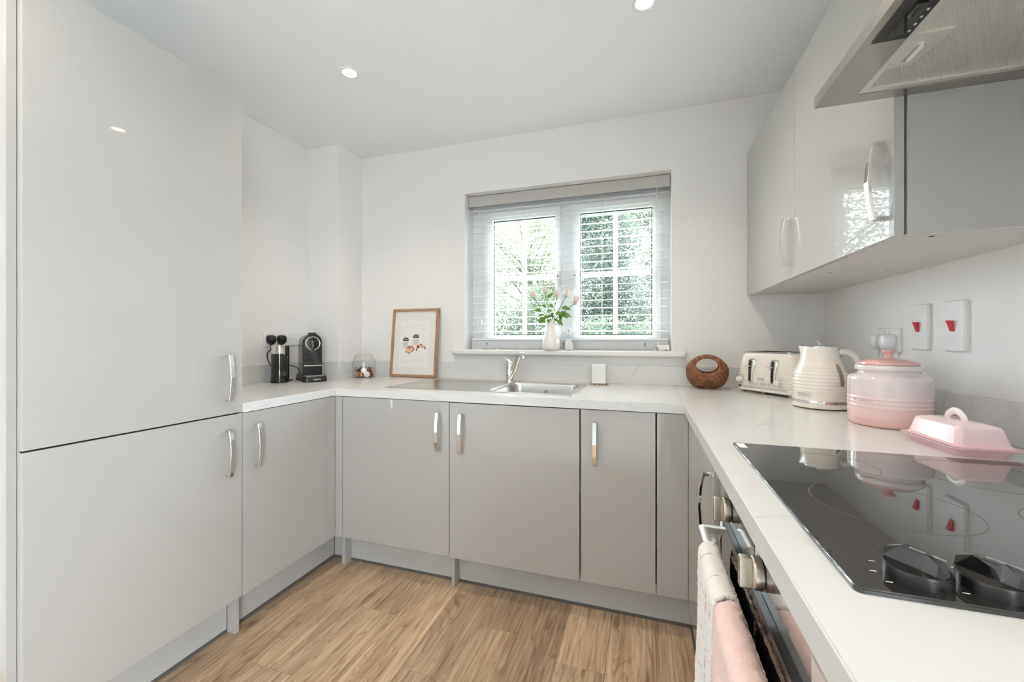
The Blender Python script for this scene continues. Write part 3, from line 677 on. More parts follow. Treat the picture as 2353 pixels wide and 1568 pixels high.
obj('latch_slot', box(FX0+.026, FX0+.038, -1.495, -1.447, HB-.0002, HB+.0015), 'steel', lt); obj('latch_grip', box(FX0+.031, FX0+.037, -1.492, -1.450, HB-.004, HB+.0005, bev=.001), 'white', lt)
cp = obj('control_panel', box(2.508, 2.5585, -1.70, -1.523, HB-.0022, HB+.0005, bev=.001), 'black', t)
obj('control_recess', box(2.524, 2.548, -1.69, -1.535, HB-.0028, HB-.0019), 'blackgloss', cp)
for y in (-1.60, -1.66): obj('slider', box(2.527, 2.541, y-.014, y+.014, HB-.0085, HB-.0025, bev=.002), 'blackgloss', cp)
for i in range(4): obj('print_mark', box(2.5500, 2.5530, -1.545-i*.016, -1.5405-i*.016, HB-.0026, HB-.0021), 'label', cp)

# ------------------------------------------------------------------ sink and tap
SX0, SX1, SY0, SY1 = .850, 1.836, -.592, -.108
t = thing('kitchen_sink', 'stainless steel inset sink with drainer and single bowl', 'sink', (1.34, -.35, WT))
def sdf(x, y, cx, cyy, hw, hh, r):
    qx, qy = abs(x-cx)-hw+r, abs(y-cyy)-hh+r
    return math.hypot(max(qx,0), max(qy,0))+min(max(qx,qy),0)-r
def sm(a, b, x): q = max(0, min(1, (x-a)/(b-a))); return q*q*(3-2*q)
def sinkz(x, y):
    z = WT+.0035
    e = sdf(x, y, (SX0+SX1)/2, (SY0+SY1)/2, (SX1-SX0)/2, (SY1-SY0)/2, .012)
    z -= .0032*sm(-.006, 0, e)
    b = sdf(x, y, 1.610, -.3625, .190, .200, .055)
    if b < .012:
        z -= .004*sm(.012, 0, b); z -= .118*sm(0, -.012, b)+.018*sm(-.012, -.05, b)
        z -= .004*max(0, 1-math.hypot(x-1.61, y+.36)/.2)
    d = sdf(x, y, 1.125, -.3625, .250, .200, .03)
    if d < .004:
        z -= .0035*sm(.004, -.008, d)
        if d < -.02 and 1.0 < 2: z += .0007*sm(-.02, -.035, d)*max(0, math.cos((y+.3625)/.056*2*PI))**2
    return z
def ticks(a, b, marks):
    out = set([a, b]); x = a
    while x < b: out.add(round(x, 5)); x += .009
    for c, w in marks:
        for i in range(-10, 11): out.add(round(min(max(c+w*i/10, a), b), 5))
    return sorted(out)
X = ticks(SX0, SX1, ((1.420, .014), (1.800, .014), (SX0+.003, .004), (SX1-.003, .004), (.875, .01), (1.375, .01)))
Y = ticks(SY0, SY1, ((-.5625, .014), (-.1625, .014), (SY0+.003, .004), (SY1-.003, .004)))
y = SY0+.03
Y = sorted(set(Y) | set(round(-.5625+i*.0042, 5) for i in range(96)))
def thin(vals, gap=.0011):
    out = [vals[0]]
    for v in vals[1:-1]:
        if v-out[-1] >= gap and vals[-1]-v >= gap: out.append(v)
    return out+[vals[-1]]
X, Y = thin(X), thin(Y)
bm = newbm(); V = [[bm.verts.new((x, y, sinkz(x, y))) for y in Y] for x in X]
for i in range(len(X)-1):
    for j in range(len(Y)-1): bm.faces.new((V[i][j], V[i+1][j], V[i+1][j+1], V[i][j+1]))
obj('basin', bm, 'steel', t, angle=1.4)
wz = sinkz(1.61, -.3625)
w = obj('waste', lathe([(.045,.001),(.042,.003),(.034,.002),(.030,-.004),(0,-.004)], 32, c=(1.61, -.3625, wz), cap0=False), 'chrome', t)
for i in range(8): obj('strainer_hole', lathe([(0,0),(.003,0),(.003,.0006),(0,.0006)], 8, c=(1.61+.018*math.cos(i*PI/4), -.3625+.018*math.sin(i*PI/4), wz-.0041)), 'dark', w)
obj('overflow', lathe([(0,0),(.012,0),(.012,.003),(0,.003)], 20, c=(1.61, -.170, WT-.045), axis=(0,-1,0)), 'chrome', t)
TZ = sinkz(1.384, -.128)
t = thing('mixer_tap', 'chrome single-lever mixer tap on the sink ledge', 'tap', (1.384, -.132, TZ))
obj('base_ring', lathe([(0,0),(.0255,0),(.0255,.004),(.023,.007),(0,.007)], 36), 'chrome', t, world=False)
obj('body', lathe([(0,.007),(.0215,.007),(.0215,.088),(.0205,.090),(0,.090)], 36), 'chrome', t, world=False)
hd = lathe([(0,.0905),(.0215,.0905),(.0215,.112),(.019,.120),(.012,.124),(0,.125)], 36)
for v in hd.verts:
    if v.co.z > .1: v.co.z += -v.co.x*.55*(v.co.z-.09)/.03
hd_ = obj('valve_head', hd, 'chrome', t, world=False)
obj('hot_cold_mark', lathe([(0,0),(.0035,0),(.0035,.001),(0,.001)], 12, c=(0.002,-.0211,.105), axis=(0,-1,0)), 'black', hd_, world=False)
lv = loft([[(x, sy*w, z+sz*h) for sy, sz in ((-1,-1),(1,-1),(1,1),(-1,1))] for x, z, w, h in ((.006,.116,.012,.006),(-.012,.124,.012,.005),(-.030,.134,.010,.004),(-.046,.146,.008,.003))])
bmesh.ops.bevel(lv, geom=lv.edges[:], offset=.0015, segments=2, affect='EDGES'); obj('lever', lv, 'chrome', t, world=False)
sp = smooth_path([(.004,-.006,.012),(.026,-.010,.048),(.048,-.028,.096),(.069,-.048,.142),(.083,-.062,.160),(.100,-.078,.164),(.106,-.084,.155)], 6)
obj('spout', tube(sp, lambda s: .0145-.004*s if s < .85 else .0118, 20), 'chrome', t, world=False)
obj('nozzle', lathe([(0,0),(.012,0),(.0125,.002),(.0125,.016),(.011,.020),(0,.020)], 28, c=(.107,-.085,.137)), 'chrome', t, world=False)

# white box on a little tray, by the upstand
t = thing('tray', 'small speckled wooden tray under the white carton behind the sink', 'tray', (1.895, -.112, WT))
obj('board', box(-.050, .050, -.030, .030, 0, .0065, bev=.0015), 'oakdark', t, world=False)
for i, (x, r) in enumerate(((-.018,.004),(.004,.0035),(.016,.004),(.028,.003),(.041,.0035))): obj('knot', lathe([(0,0),(r,0),(r,.0006),(0,.0006)], 10, c=(x,-.0302,.0035), axis=(0,-1,0)), 'pastry3', t, world=False)
b = tag(obj('soap_carton', box(-.0385, .0385, -.024, .024, 0, .108, bev=.005, seg=3), 'white', world=False), 'plain white upright carton standing behind the sink bowl', 'carton')
b.location = (1.893, -.112, WT+.0066); b.rotation_euler = (0,0,.06)
obj('lid_seam', box(-.0387, .0387, -.0242, .0242, .0965, .0972), 'label', b, world=False)
# ------------------------------------------------------------------ switches, sockets, plugs
def plate_bm(w, h, d=.0095):      # local: face towards +Z, w along X, h along Y
    return loft([[(x, y, z) for x, y in rrect(w-2*i, h-2*i, .004, 3)] for i, z in ((0,0),(0,d*.55),(.003,d),)])
RW = frame_mtx((XW, 0, 0), (0,-1,0), (0,0,1))     # right wall, facing -X  (right = -Y)
def on_right(y, z): m_ = RW.copy(); m_.translation = (XW, y, z); return m_
LWm = frame_mtx((0,0,0), (0,1,0), (0,0,1))
def on_left(y, z): m_ = LWm.copy(); m_.translation = (0, y, z); return m_
def wall_thing(name, label, cat, mtx, group=None):
    t = thing(name, label, cat, mtx.translation, 0, group); t.rotation_euler = mtx.to_euler(); return t
def switch(y, z, label):
    t = wall_thing('cooker_switch', label, 'switch', on_right(y, z), 'red cooker switches')
    pt = obj('face_plate', plate_bm(.086, .146, .011), 'white', t, world=False, angle=.5)
    obj('rocker_frame', xf(plate_bm(.020, .034, .0015), Matrix.Translation((-.002, 0, .0108))), 'white', pt, world=False)
    g = loft([[(x, y_, z_) for x, y_ in rrect(w, h, .002, 2)] for w, h, z_ in ((.0165,.030,.011),(.0165,.030,.012))])
    g = newbm(); poly = [(0,-.0155,.011),(0,.0155,.011),(0,.0165,.0235),(0,.006,.0195),(0,-.0145,.0135)]
    add_prism(g, [(x-.0105, y_, z_) for x, y_, z_ in poly], (.017,0,0), bev=.0008)
    obj('rocker', g, 'red', t, world=False)
    obj('printed_mark', box(-.0055, .0015, .0232, .0248, .0109, .0111), 'text', pt, world=False); obj('printed_mark', box(-.0035, -.0005, -.0248, -.0232, .0109, .0111), 'text', pt, world=False)
switch(-.7445, 1.1945, 'white wall switch with red rocker, beside the plug socket')
switch(-.899, 1.1935, 'white wall switch with red rocker above the butter dish')
def socket(mtx, label, group):
    t = wall_thing('plug_socket', label, 'socket', mtx, group)
    pt = obj('face_plate', plate_bm(.146, .086, .010), 'white', t, world=False, angle=.5)
    for x in (-.012, .012):
        obj('rocker', xf(box(-.005,.005,-.011,.011,0,.004,bev=.001), Matrix.Translation((x, .022, .0095)) @ Matrix.Rotation(.12, 4, 'X')), 'white', t, world=False)
    return t
def plug(mtx, x, y, label, m, cable, group):
    """three-pin plug on a socket face at local x,y with its cable"""
    mm = mtx @ Matrix.Translation((x, y, .0102)); t = wall_thing('plug', label, 'plug', mm, group)
    L_ = []
    for z, s in ((0,.97),(.004,1.0),(.022,.97),(.030,.86),(.033,.70)):
        L_.append([(px*s, py*s+.004, z) for px, py in ((-.024,-.010),(-.024,.012),(-.018,.022),(-.006,.026),(.006,.026),(.018,.022),(.024,.012),(.024,-.010),(.016,-.022),(.007,-.030),(-.007,-.030),(-.016,-.022))])
    obj('plug_body', loft(L_), m, t, world=False, angle=.9)
    obj('cable_grip', tube([(0,-.026,.014),(0,-.040,.014),(0,-.052,.013)], lambda s: .0065-.003*s, 10), m, t, world=False)
    inv = mm.inverted(); pts = [(0,-.050,.013)]+[tuple(inv @ Vector(p)) for p in cable]
    obj('cable', tube(smooth_path(pts, 7), .0031, 8), m, t, world=False)
RS = on_right(-.5635, 1.153)
socket(RS, 'white double plug socket on the wall above the kettle', 'plug sockets')
# in RS local x = -Y: plug nearer the corner sits at local x -.03
plug(RS, -.030, -.010, 'white plug in the double socket, on the toaster side', 'white', [(2.952,-.536,1.06),(2.945,-.53,1.0),(2.935,-.49,.935),(2.925,-.44,.9078),(2.90,-.40,.9078)], 'white plugs')
plug(RS, .034, -.010, 'white plug in the double socket, on the red switch side', 'pvc', [(2.952,-.60,1.06),(2.948,-.605,1.0),(2.938,-.61,.935),(2.925,-.625,.9078),(2.87,-.64,.9078)], 'white plugs')
LS = on_left(-.4925, 1.1525)
socket(LS, 'white double plug socket behind the milk frother', 'plug sockets')
plug(LS, -.038, -.004, 'larger-looking black plug in the socket above the milk frother', 'black', [(.014,-.55,1.06),(.035,-.545,1.0),(.050,-.50,.95),(.062,-.47,.9075),(.095,-.445,.9075),(.10,-.49,.9075)], 'black plugs')
plug(LS, .036, -.004, 'black plug in the socket beside the row of small switches', 'black', [(.016,-.455,1.06),(.040,-.452,1.0),(.085,-.435,.99),(.135,-.442,.975),(.150,-.452,.945),(.135,-.452,.915),(.12,-.435,.9075),(.085,-.40,.9075)], 'black plugs')
t = wall_thing('grid_switch', 'white wall plate with row of four small switches behind the coffee machine', 'switch', on_left(-.330, 1.155))
pt = obj('face_plate', plate_bm(.146, .086, .010), 'white', t, world=False, angle=.5)
obj('indicator', xf(lathe([(0,0),(.003,0),(.003,.001),(0,.001)], 12), Matrix.Translation((-.049, .0, .0098))), 'black', t, world=False)
for x in (-.033, -.012, .009, .030): obj('rocker', xf(box(-.0055,.0055,-.013,.013,0,.004,bev=.001), Matrix.Translation((x, 0, .0092)) @ Matrix.Rotation(.13, 4, 'X')), 'white', t, world=False)

# ------------------------------------------------------------------ coffee machine and frother
AZ = math.radians(-35.5)
t = thing('coffee_machine', 'black capsule coffee machine with chrome ring in the worktop corner', 'coffee machine', (.31-.14*math.cos(AZ), -.485-.14*math.sin(AZ), WT), AZ)
# local: front towards +X, width along Y
bs = loft([[(x, y, z) for x, y in rrect(w, d, .022, 5, cx, 0)] for w, d, cx, z in ((.272,.124,0,0),(.278,.130,0,.004),(.278,.130,0,.026),(.270,.124,-.002,.033))])
b_ = obj('base', bs, 'black', t, world=False, angle=.6)
def arch(w, h, n=14, r=None):
    r = r or w/2; out = [(-w/2, 0), (w/2, 0)]
    for i in range(n+1): a = i/n*PI; out.append((w/2*math.cos(a), h-r+r*math.sin(a)))
    return out
body = loft([[(x, y*s, .033+z*(1 if z < .2 else 1)) for y, z in arch(.100, .244)] for x, s in ((-.130,.94),(-.126,1.0),(.026,1.0))])
M['machineside'] = mat('grey_metallic_side', (.36,.35,.34), .25, .6)
obj('body', body, 'machineside', t, world=False, angle=.8)
fp = loft([[(x, y*s, .034+z*s) for y, z in arch(.106, .250)] for x, s in ((.0262,1.0),(.046,1.0),(.050,.965))])
f_ = obj('front_panel', fp, 'blackgloss', t, world=False, angle=.6)
rg = [(.0535, .0385*math.cos(a), .225+.0385*math.sin(a)) for a in [math.radians(-74+i*(328/44)) for i in range(45)]]
obj('lever_ring', tube(rg, .0032, 10), 'chrome', t, world=False)
obj('outlet_column', box(.050, .064, -.009, .009, .196, .246, bev=.004), 'blackgloss', f_, world=False)
for z in (.232, .213): obj('indicator_lamp', lathe([(0,0),(.0022,0),(.0022,.0008),(0,.0008)], 10, c=(.0642,0,z), axis=(1,0,0)), 'label', f_, world=False)
for i in range(9): obj('panel_rib', box(.0495, .0512, -.042, .042, .112+i*.0078, .1145+i*.0078), 'black', f_, world=False)
obj('lever_cap', xf(loft([[(x, y, z) for x, z in ((-.03,0),(.02,0),(.012,.010),(-.022,.010))] for y in (-.020,.020)]), Matrix.Translation((.03,0,.280))), 'black', t, world=False)
obj('cup_shelf_edge', box(.044, .0585, -.048, .050, .088, .096, bev=.002), 'chrome', t, world=False)
obj('cup_recess', box(.0505, .0515, -.043, .043, .040, .086), 'dark', f_, world=False)
obj('drip_grille', box(.052, .124, -.048, .048, .0325, .0355, bev=.001), 'steel', b_, world=False)
for i in range(7): obj('grille_bar', box(.056+i*.0095, .0605+i*.0095, -.044, .044, .0354, .0364), 'chrome', b_, world=False)
tx = text_bm('magimix', .0125, .0003); xf(tx, frame_mtx((.1392, .006, .016), (0,1,0), (0,0,1))); tx_ = obj('maker_lettering', tx, 'print', b_, world=False); 
# frother
t = thing('milk_frother', 'black ribbed electric milk frother with steel rim by coffee machine', 'milk frother', (.126, -.565, WT), math.radians(-44)); t.scale = (.88, .88, 1)
obj('base', lathe([(0,0),(.050,0),(.0545,.004),(.0545,.014),(.052,.018),(0,.018)], 40), 'black', t, world=False)
prof = [(0,.018),(.0525,.018),(.0535,.030),(.0515,.058)]
for i in range(9): z = .068+i*.0105; prof += [(.0512,z),(.0498,z+.005)]
prof += [(.0508,.164),(.0500,.166),(0,.166)]
by = obj('body', lathe(prof, 48), 'blackgloss', t, world=False, angle=1.2)
obj('steel_rim', lathe([(.0480,.166),(.0490,.170),(.0480,.200),(.0495,.214),(.0480,.2145),(.0462,.205),(.0462,.170)], 48, cap0=False, cap1=False), 'chrome', t, world=False)
obj('inner_cup', lathe([(.046,.206),(.045,.176),(0,.174)], 40, cap0=False), 'steel', t, world=False)
obj('spine', xf(box(-.010,.010,-.014,.014,.0,.196,bev=.006), Matrix.Rotation(1.05, 4, 'Z') @ Matrix.Translation((.0495,0,.018))), 'black', t, world=False)
obj('button', lathe([(.0068,0),(.0074,.0006),(.0080,0)], 24, c=(.0525*math.cos(.55), .0525*math.sin(.55), .052), axis=(math.cos(.55),math.sin(.55),0), cap0=False, cap1=False), 'steel', by, world=False)

# ------------------------------------------------------------------ capsule jar
JX, JY, JR = .373, -.1295-.006, .074
t = thing('glass_jar', 'round lidded glass jar of coffee capsules in front of boxed column', 'jar', (JX, JY, WT))
wall_o = [(0,.0),(.066,.0),(.0725,.006),(JR,.02),(JR,.098),(.071,.114),(.062,.126),(.055,.130),(.055,.138)]
wall_i = [(.0525,.138),(.0525,.130),(.060,.124),(.069,.112),(.0718,.098),(.0718,.02),(.066,.008),(0,.006)]
obj('glass_body', lathe(wall_o+wall_i, 48), 'jarglass', t, world=False, angle=1.2)
ld = obj('lid', lathe([(0,.141),(.050,.141),(.059,.1385),(.0605,.143),(.052,.150),(.030,.157),(.010,.160),(.008,.166),(.013,.172),(.0165,.180),(.014,.190),(.006,.195),(0,.1955)], 40), 'jarglass', t, world=False, angle=1.2)
cap_prof = [(0,0),(.0095,0),(.0120,.004),(.0148,.022),(.0185,.0225),(.0185,.0240),(.0160,.0252),(0,.0262)]
CM = {}
for mname in ('foil_brown', 'foil_copper', 'foil_white', 'foil_gold'):
    me = bpy.data.meshes.new('coffee_capsule'); b = lathe(cap_prof, 24); b.to_mesh(me); b.free(); me.materials.append(M[mname]); CM[mname] = me
view = math.atan2(CAM.y-JY, CAM.x-JX)     # side of the jar that faces the camera
caps = [ # angle from view (rad), radius, height, tilt axis dir, colour, description
 (-.95,.046,.020,'out','foil_gold','beige'),(-.38,.044,.020,'down','foil_copper','copper'),(.30,.047,.020,'out','foil_white','white'),(.95,.046,.021,'down','foil_brown','brown'),
 (-.02,.045,.047,'out','foil_white','white'),(-.62,.044,.049,'side','foil_brown','brown'),(.62,.044,.049,'side','foil_brown','brown'),(1.62,.044,.021,'side','foil_gold','beige'),(-1.65,.045,.022,'down','foil_brown','brown'),
 (2.5,.046,.021,'out','foil_copper','copper'),(-2.5,.044,.021,'side','foil_white','white'),(0,.004,.020,'down','foil_gold','beige'),(-1.25,.045,.050,'out','foil_gold','beige'),(1.2,.044,.050,'out','foil_copper','copper'),(2.9,.030,.049,'side','foil_brown','brown')]
desc = {'out': 'lid against the jar glass', 'down': 'lying rim down', 'side': 'lying on its side'}
for a, r, z, o_, mn, cn in caps:
    a += view; x, y = JX+r*math.cos(a), JY+r*math.sin(a)
    d = {'out': Vector((math.cos(a), math.sin(a), .15)), 'down': Vector((.2*math.cos(a+1), .2*math.sin(a+1), -1)), 'side': Vector((-math.sin(a), math.cos(a), .25))}[o_].normalized()
    rel = a-view
    lvl = (' low' if z < .03 else ' upper')+' layer'+(' by the wall' if abs(rel) > 2 else ' on the picture frame side' if rel > .2 else ' on the coffee machine side' if rel < -.2 else ' in the middle')
    c = bpy.data.objects.new('coffee_capsule', CM[mn]); COL.objects.link(c); c.rotation_mode = 'QUATERNION'; c.rotation_quaternion = Vector((0,0,1)).rotation_difference(d)
    c.location = Vector((x, y, WT+z))-d*.013
    tag(c, cn+' coffee capsule '+desc[o_]+','+lvl, 'capsule', 'coffee capsules in the glass jar')
    for p in CM[mn].polygons: p.use_smooth = True
for me in CM.values(): me.set_sharp_from_angle(angle=.6)

# ------------------------------------------------------------------ framed print leaning on the wall
FWd, FH = .352, .452
lean = math.asin(.044/FH)
t = thing('picture_frame', 'oak framed coffee and pastry print leaning against the wall', 'picture', (.6895, -.0475, WT)); t.rotation_euler = (-lean, 0, -.035)
# local: X right, Z up, face towards -Y
mo = .017
def bar(x0,x1,z0,z1): return box(x0,x1,-.020,0,z0,z1,bev=.0025)
obj('frame_rail', bar(-FWd/2, FWd/2, FH-mo, FH), 'oak', t, world=False); obj('frame_rail', bar(-FWd/2, FWd/2, 0, mo), 'oak', t, world=False)
obj('frame_stile', bar(-FWd/2, -FWd/2+mo, mo+.0003, FH-mo-.0003), 'oak', t, world=False); obj('frame_stile', bar(FWd/2-mo, FWd/2, mo+.0003, FH-mo-.0003), 'oak', t, world=False)
obj('backing_board', box(-FWd/2+.003, FWd/2-.003, -.004, -.001, .003, FH-.003), 'oakdark', t, world=False)
mt = obj('mount', box(-FWd/2+mo-.002, FWd/2-mo+.002, -.0095, -.0085, mo-.002, FH-mo+.002), 'paper', t, world=False)
pp = obj('print', box(-.112, .112, -.0105, -.0096, .062, .378), 'print', t, world=False)
obj('glazing', box(-FWd/2+mo-.001, FWd/2-mo+.001, -.0150, -.0143, mo-.001, FH-mo+.001), 'picglass', t, world=False, smooth=False)
def flat(poly, yy, m, nm): 
    b = prism([(x, yy, z) for x, z in poly], (0, .0002, 0)); return obj(nm, b, m, pp, world=False, smooth=False)
PU = .224/ .99
# printed coordinates: u across, v up from the foot of the sheet (sheet 0.224 x 0.316)
def pc(px, py_): return (-.112+(px-62)/(975-62)*.224, .378-(py_-85)/(1560-85)*.316)
def ppoly(pts, yy, m, nm): return flat([pc(*p) for p in pts], yy, m, nm)
for (x, y, k) in ((245, 690, 1.0), (560, 595, 1.03)):
    ppoly([(x-92*k,y+75*k),(x+92*k,y+75*k),(x+72*k,y+270*k),(x-66*k,y+270*k)], -.0108, 'cupink', 'printed_cup')
    ppoly([(x-100*k,y+25*k),(x-70*k,y-35*k),(x-30*k,y-58*k),(x+35*k,y-58*k),(x+75*k,y-35*k),(x+105*k,y+25*k),(x+60*k,y+52*k),(x-55*k,y+52*k)], -.0110, 'lidink', 'printed_lid')
    ppoly([(x-42*k,y-15*k),(x+40*k,y-18*k),(x+45*k,y+0*k),(x-40*k,y+5*k)], -.0112, 'cupink', 'printed_highlight')
ppoly([(250,1010),(290,940),(350,890),(430,880),(500,920),(535,985),(505,1050),(440,1105),(370,1130),(270,1090)], -.0111, 'pastry2', 'printed_pastry')
ppoly([(280,960),(350,890),(430,880),(500,920),(535,985),(515,1040),(440,1105),(430,1080),(490,1010),(470,945),(400,930),(420,985),(380,985),(330,965)], -.0113, 'pastry1', 'printed_crust')
ppoly([(255,1060),(290,1060),(285,1100),(262,1095)], -.0114, 'pastry3', 'printed_crust'); ppoly([(310,1095),(385,1105),(370,1135),(330,1120)], -.0114, 'pastry3', 'printed_crust')
ppoly([(565,990),(580,915),(640,865),(690,815),(760,845),(830,890),(885,970),(865,1000),(790,950),(720,940),(660,950),(610,1050),(580,1030)], -.0111, 'pastry2', 'printed_croissant')
for q in ([(690,815),(780,850),(770,875),(715,860)],[(800,880),(850,910),(885,975),(860,995),(830,925)],[(620,870),(660,870),(690,930),(630,970),(610,930)],[(580,985),(620,990),(600,1050),(580,1030)]): ppoly(q, -.0113, 'pastry3', 'printed_stripe')
ppoly([(735,890),(790,920),(800,950),(745,930)], -.0113, 'pastry1', 'printed_stripe')
def ptext(s, px, py_, size):
    x, z = pc(px, py_); b = text_bm(s, size, .0001); 
    for v in b.verts: v.co.x *= 1.15
    xf(b, frame_mtx((x, -.0112, z), (1,0,0), (0,0,1))); o = obj('printed_word', b, 'text', pp, world=False, smooth=False)
for s, px, py_ in (('C O F F E E', 300, 320), ('R U N S', 605, 245), ('A N D', 805, 375), ('P A S T R Y', 290, 1385), ('C R U M B S', 655, 1330)): ptext(s, px, py_, .0145)
# ------------------------------------------------------------------ venetian blind
BY = .088
t = thing('venetian_blind', 'white slatted venetian blind with grey valance in the window recess', 'blind', (1.654, BY, WZ0))
BX0, BX1 = WX0+.004, WX1-.004
obj('valance', box(BX0-.002, BX1+.002, .055, .064, 2.014, 2.082, bev=.0025), 'blindgrey', t)
obj('headrail', box(BX0, BX1, .066, .110, 2.028, 2.080), 'rail', t)
# slat: slightly bowed, 50 mm wide, tilted so that its room edge is a little low
def slat_mesh():
    x0, x1 = BX0+.012, BX1-.006; tl = math.radians(7); top, bot = [], []
    for i in range(6):
        s = -.025+.05*i/5; c = .0022*(1-(s/.025)**2)
        top.append((s*math.cos(tl)-c*math.sin(tl), s*math.sin(tl)+c*math.cos(tl)+.0013)); bot.append((s*math.cos(tl)-c*math.sin(tl), s*math.sin(tl)+c*math.cos(tl)-.0013))
    loop = top+bot[::-1]
    b = loft([[(x, y, z) for y, z in loop] for x in (x0-1.654, x1-1.654)]); bmesh.ops.recalc_face_normals(b, faces=b.faces[:])
    me = bpy.data.meshes.new('slat'); b.to_mesh(me); b.free(); return me
SM_ = slat_mesh(); z = 1.989; nsl = 0
while z > 1.185:
    o = obj('slat', SM_, 'slat', t); o.location = (0, 0, z-WZ0); z -= .0463; nsl += 1
obj('stacked_slat', box(BX0+.016, BX1-.010, BY-.024, BY+.024, 1.1545, 1.1585, bev=.001), 'slat', t)
rl = loft([[(x, y, z) for y, z in ((-.024,.003),(-.021,.0),(.021,.0),(.024,.003),(.024,.050),(.020,.056),(-.020,.056),(-.0245,.052),(-.0262,.030))] for x in (BX0+.018, BX1-.012)])
bmesh.ops.recalc_face_normals(rl, faces=rl.faces[:]); xf(rl, Matrix.Translation((0, BY, WZ0+.0035)))
rl_ = obj('bottom_rail', rl, 'rail', t, angle=.5)
obj('rail_edge', box(BX0+.018, BX1-.012, BY-.0266, BY+.02, 1.1475, 1.1530, bev=.001), 'slat', rl_)
for x in (1.165, 1.400, 1.640, 1.890, 2.135):
    for dy in (-.0265, .0265): obj('ladder_cord', tube([(x, BY+dy, 2.02), (x, BY+dy, 1.15)], .0009, 5), 'cord', t)
for x in (1.165, 1.665, 2.135): obj('cord_plug', box(x-.003, x+.003, BY-.0270, BY-.0255, 1.118, 1.132), 'black', rl_)
for x in (1.19, 1.40, 1.89, 2.12):
    pts = [(x+.022*math.cos(a)*(1-.03*i/4), BY-.033+.004*math.sin(a), WZ0+.003+.0008*i) for i, a in enumerate([k*.55 for k in range(26)])]
    pts = [(x-.012, BY-.027, 1.128), (x-.004, BY-.030, 1.106)]+pts
    obj('slack_cord', tube(smooth_path(pts, 3), .0010, 5), 'cord', t)
def tassel(x, z, top, yy=.053):
    c = obj('pull_cord', tube([(x, yy, top), (x, yy, z+.03)], .0011, 5), 'cord', t)
    obj('tassel', lathe([(0,.034),(.0035,.033),(.004,.027),(.0095,.004),(.0095,.0),(0,.0)], 16, c=(x, yy, z)), 'white', c)
tassel(1.108, 1.252, 2.02); tassel(1.128, 1.252, 2.02)
tassel(2.205, 1.108, 2.02); c = obj('pull_cord', tube(smooth_path([(2.198,.053,2.02),(2.198,.053,1.42),(2.196,.052,1.36),(2.180,.052,1.30),(2.186,.052,1.25),(2.206,.052,1.225)], 5), .0013, 6), 'cord', t)
# small box of spare clips on the sill
t = thing('clip_pack', 'tiny clear pack of blind clips at the end of the sill', 'clips', (2.232, .020, WZ0))
obj('card', box(-.026,.030,-.012,.012,.008,.034,bev=.002), 'print', t, world=False)
for i, (x, y) in enumerate(((-.045,-.006),(-.030,-.016),(-.012,-.018),(.012,-.017),(.026,-.015))): obj('clip', tube([(x-.008,y,.003),(x,y-.003,.006),(x+.008,y+.002,.003)], .0028, 6), 'gauge' if i % 2 else 'white', t, world=False)
obj('clip_bed', box(-.028,.030,-.013,.013,0,.008,bev=.002), 'label', t, world=False)

# ------------------------------------------------------------------ jug, roses, bottle on the sill
VX, VY = 1.602, -.003; DV = 2.452; PXM = FPX/DV
t = thing('jug_vase', 'white glazed jug holding roses on the window sill', 'vase', (VX, VY, WZ0))
prof = [(0,0),(.048,0),(.054,.004),(.0575,.016),(.0575,.034),(.053,.058),(.044,.088),(.034,.120),(.028,.146),(.0265,.165),(.027,.178)]
inner = [(r-.003, z) for r, z in reversed(prof[4:])]
prof = [(r*.96, z) for r, z in prof]; inner = [(r*.96, z) for r, z in inner]
jug = lathe(prof+inner, 48, cap1=False)
for v in jug.verts:      # pouring lip lifted and pulled out on -X, rim low on +X
    if v.co.z > .12:
        k = (v.co.z-.12)/.058; c = -v.co.x/.027
        v.co.z += k*(.020*c) ; v.co.x -= k*max(0, c)**2*.010
        v.co.y *= 1-.25*k*max(0, c)**2
obj('jug', jug, 'china', t, world=False, angle=1.2)
obj('handle', tube(smooth_path([(.026,0,.156),(.045,0,.150),(.060,0,.128),(.062,0,.105),(.054,0,.078),(.046,0,.062)], 7), .0052, 12, sx=1.4), 'china', t, world=False)
def petal(bm, base, axis, ang, r0, h, flare, width, curl):
    ax = Vector(axis).normalized(); q = Vector((0,0,1)).rotation_difference(ax).to_matrix(); c = Vector(base)
    def fn(u, v):
        a = ang+(u-.5)*width; zz = v*h
        rr = r0*(.35+.65*math.sin(min(v*1.25, 1)*PI/2))*(1-.62*max(0, v-.55))+flare*max(0, v-.65)**2*6
        zz -= curl*max(0, v-.8)*2*abs(u-.5)
        return c+q @ Vector((rr*math.cos(a), rr*math.sin(a), zz))
    grid_surface(fn, 8, 8, bm=bm)
def leaf_blade(bm, p, d, n, Ln, wd):
    p, d, n = Vector(p), Vector(d).normalized(), Vector(n); s = d.cross(n).normalized(); n = s.cross(d)
    def fn(u, v):
        x = v; w_ = wd*math.sin(PI*min(1, x**.8))*(.98) if x < 1 else 0
        return p+d*(Ln*x)+s*((u-.5)*2*w_*.5)+n*(.14*Ln*math.sin(x*PI)*.5+abs(u-.5)*w_*.35-.25*Ln*x*x)
    grid_surface(fn, 4, 8, bm=bm)
vz = lambda py_: CAM.z-(py_-PY)/PXM
vx = lambda px: VX+(px-1267)/PXM*1.0
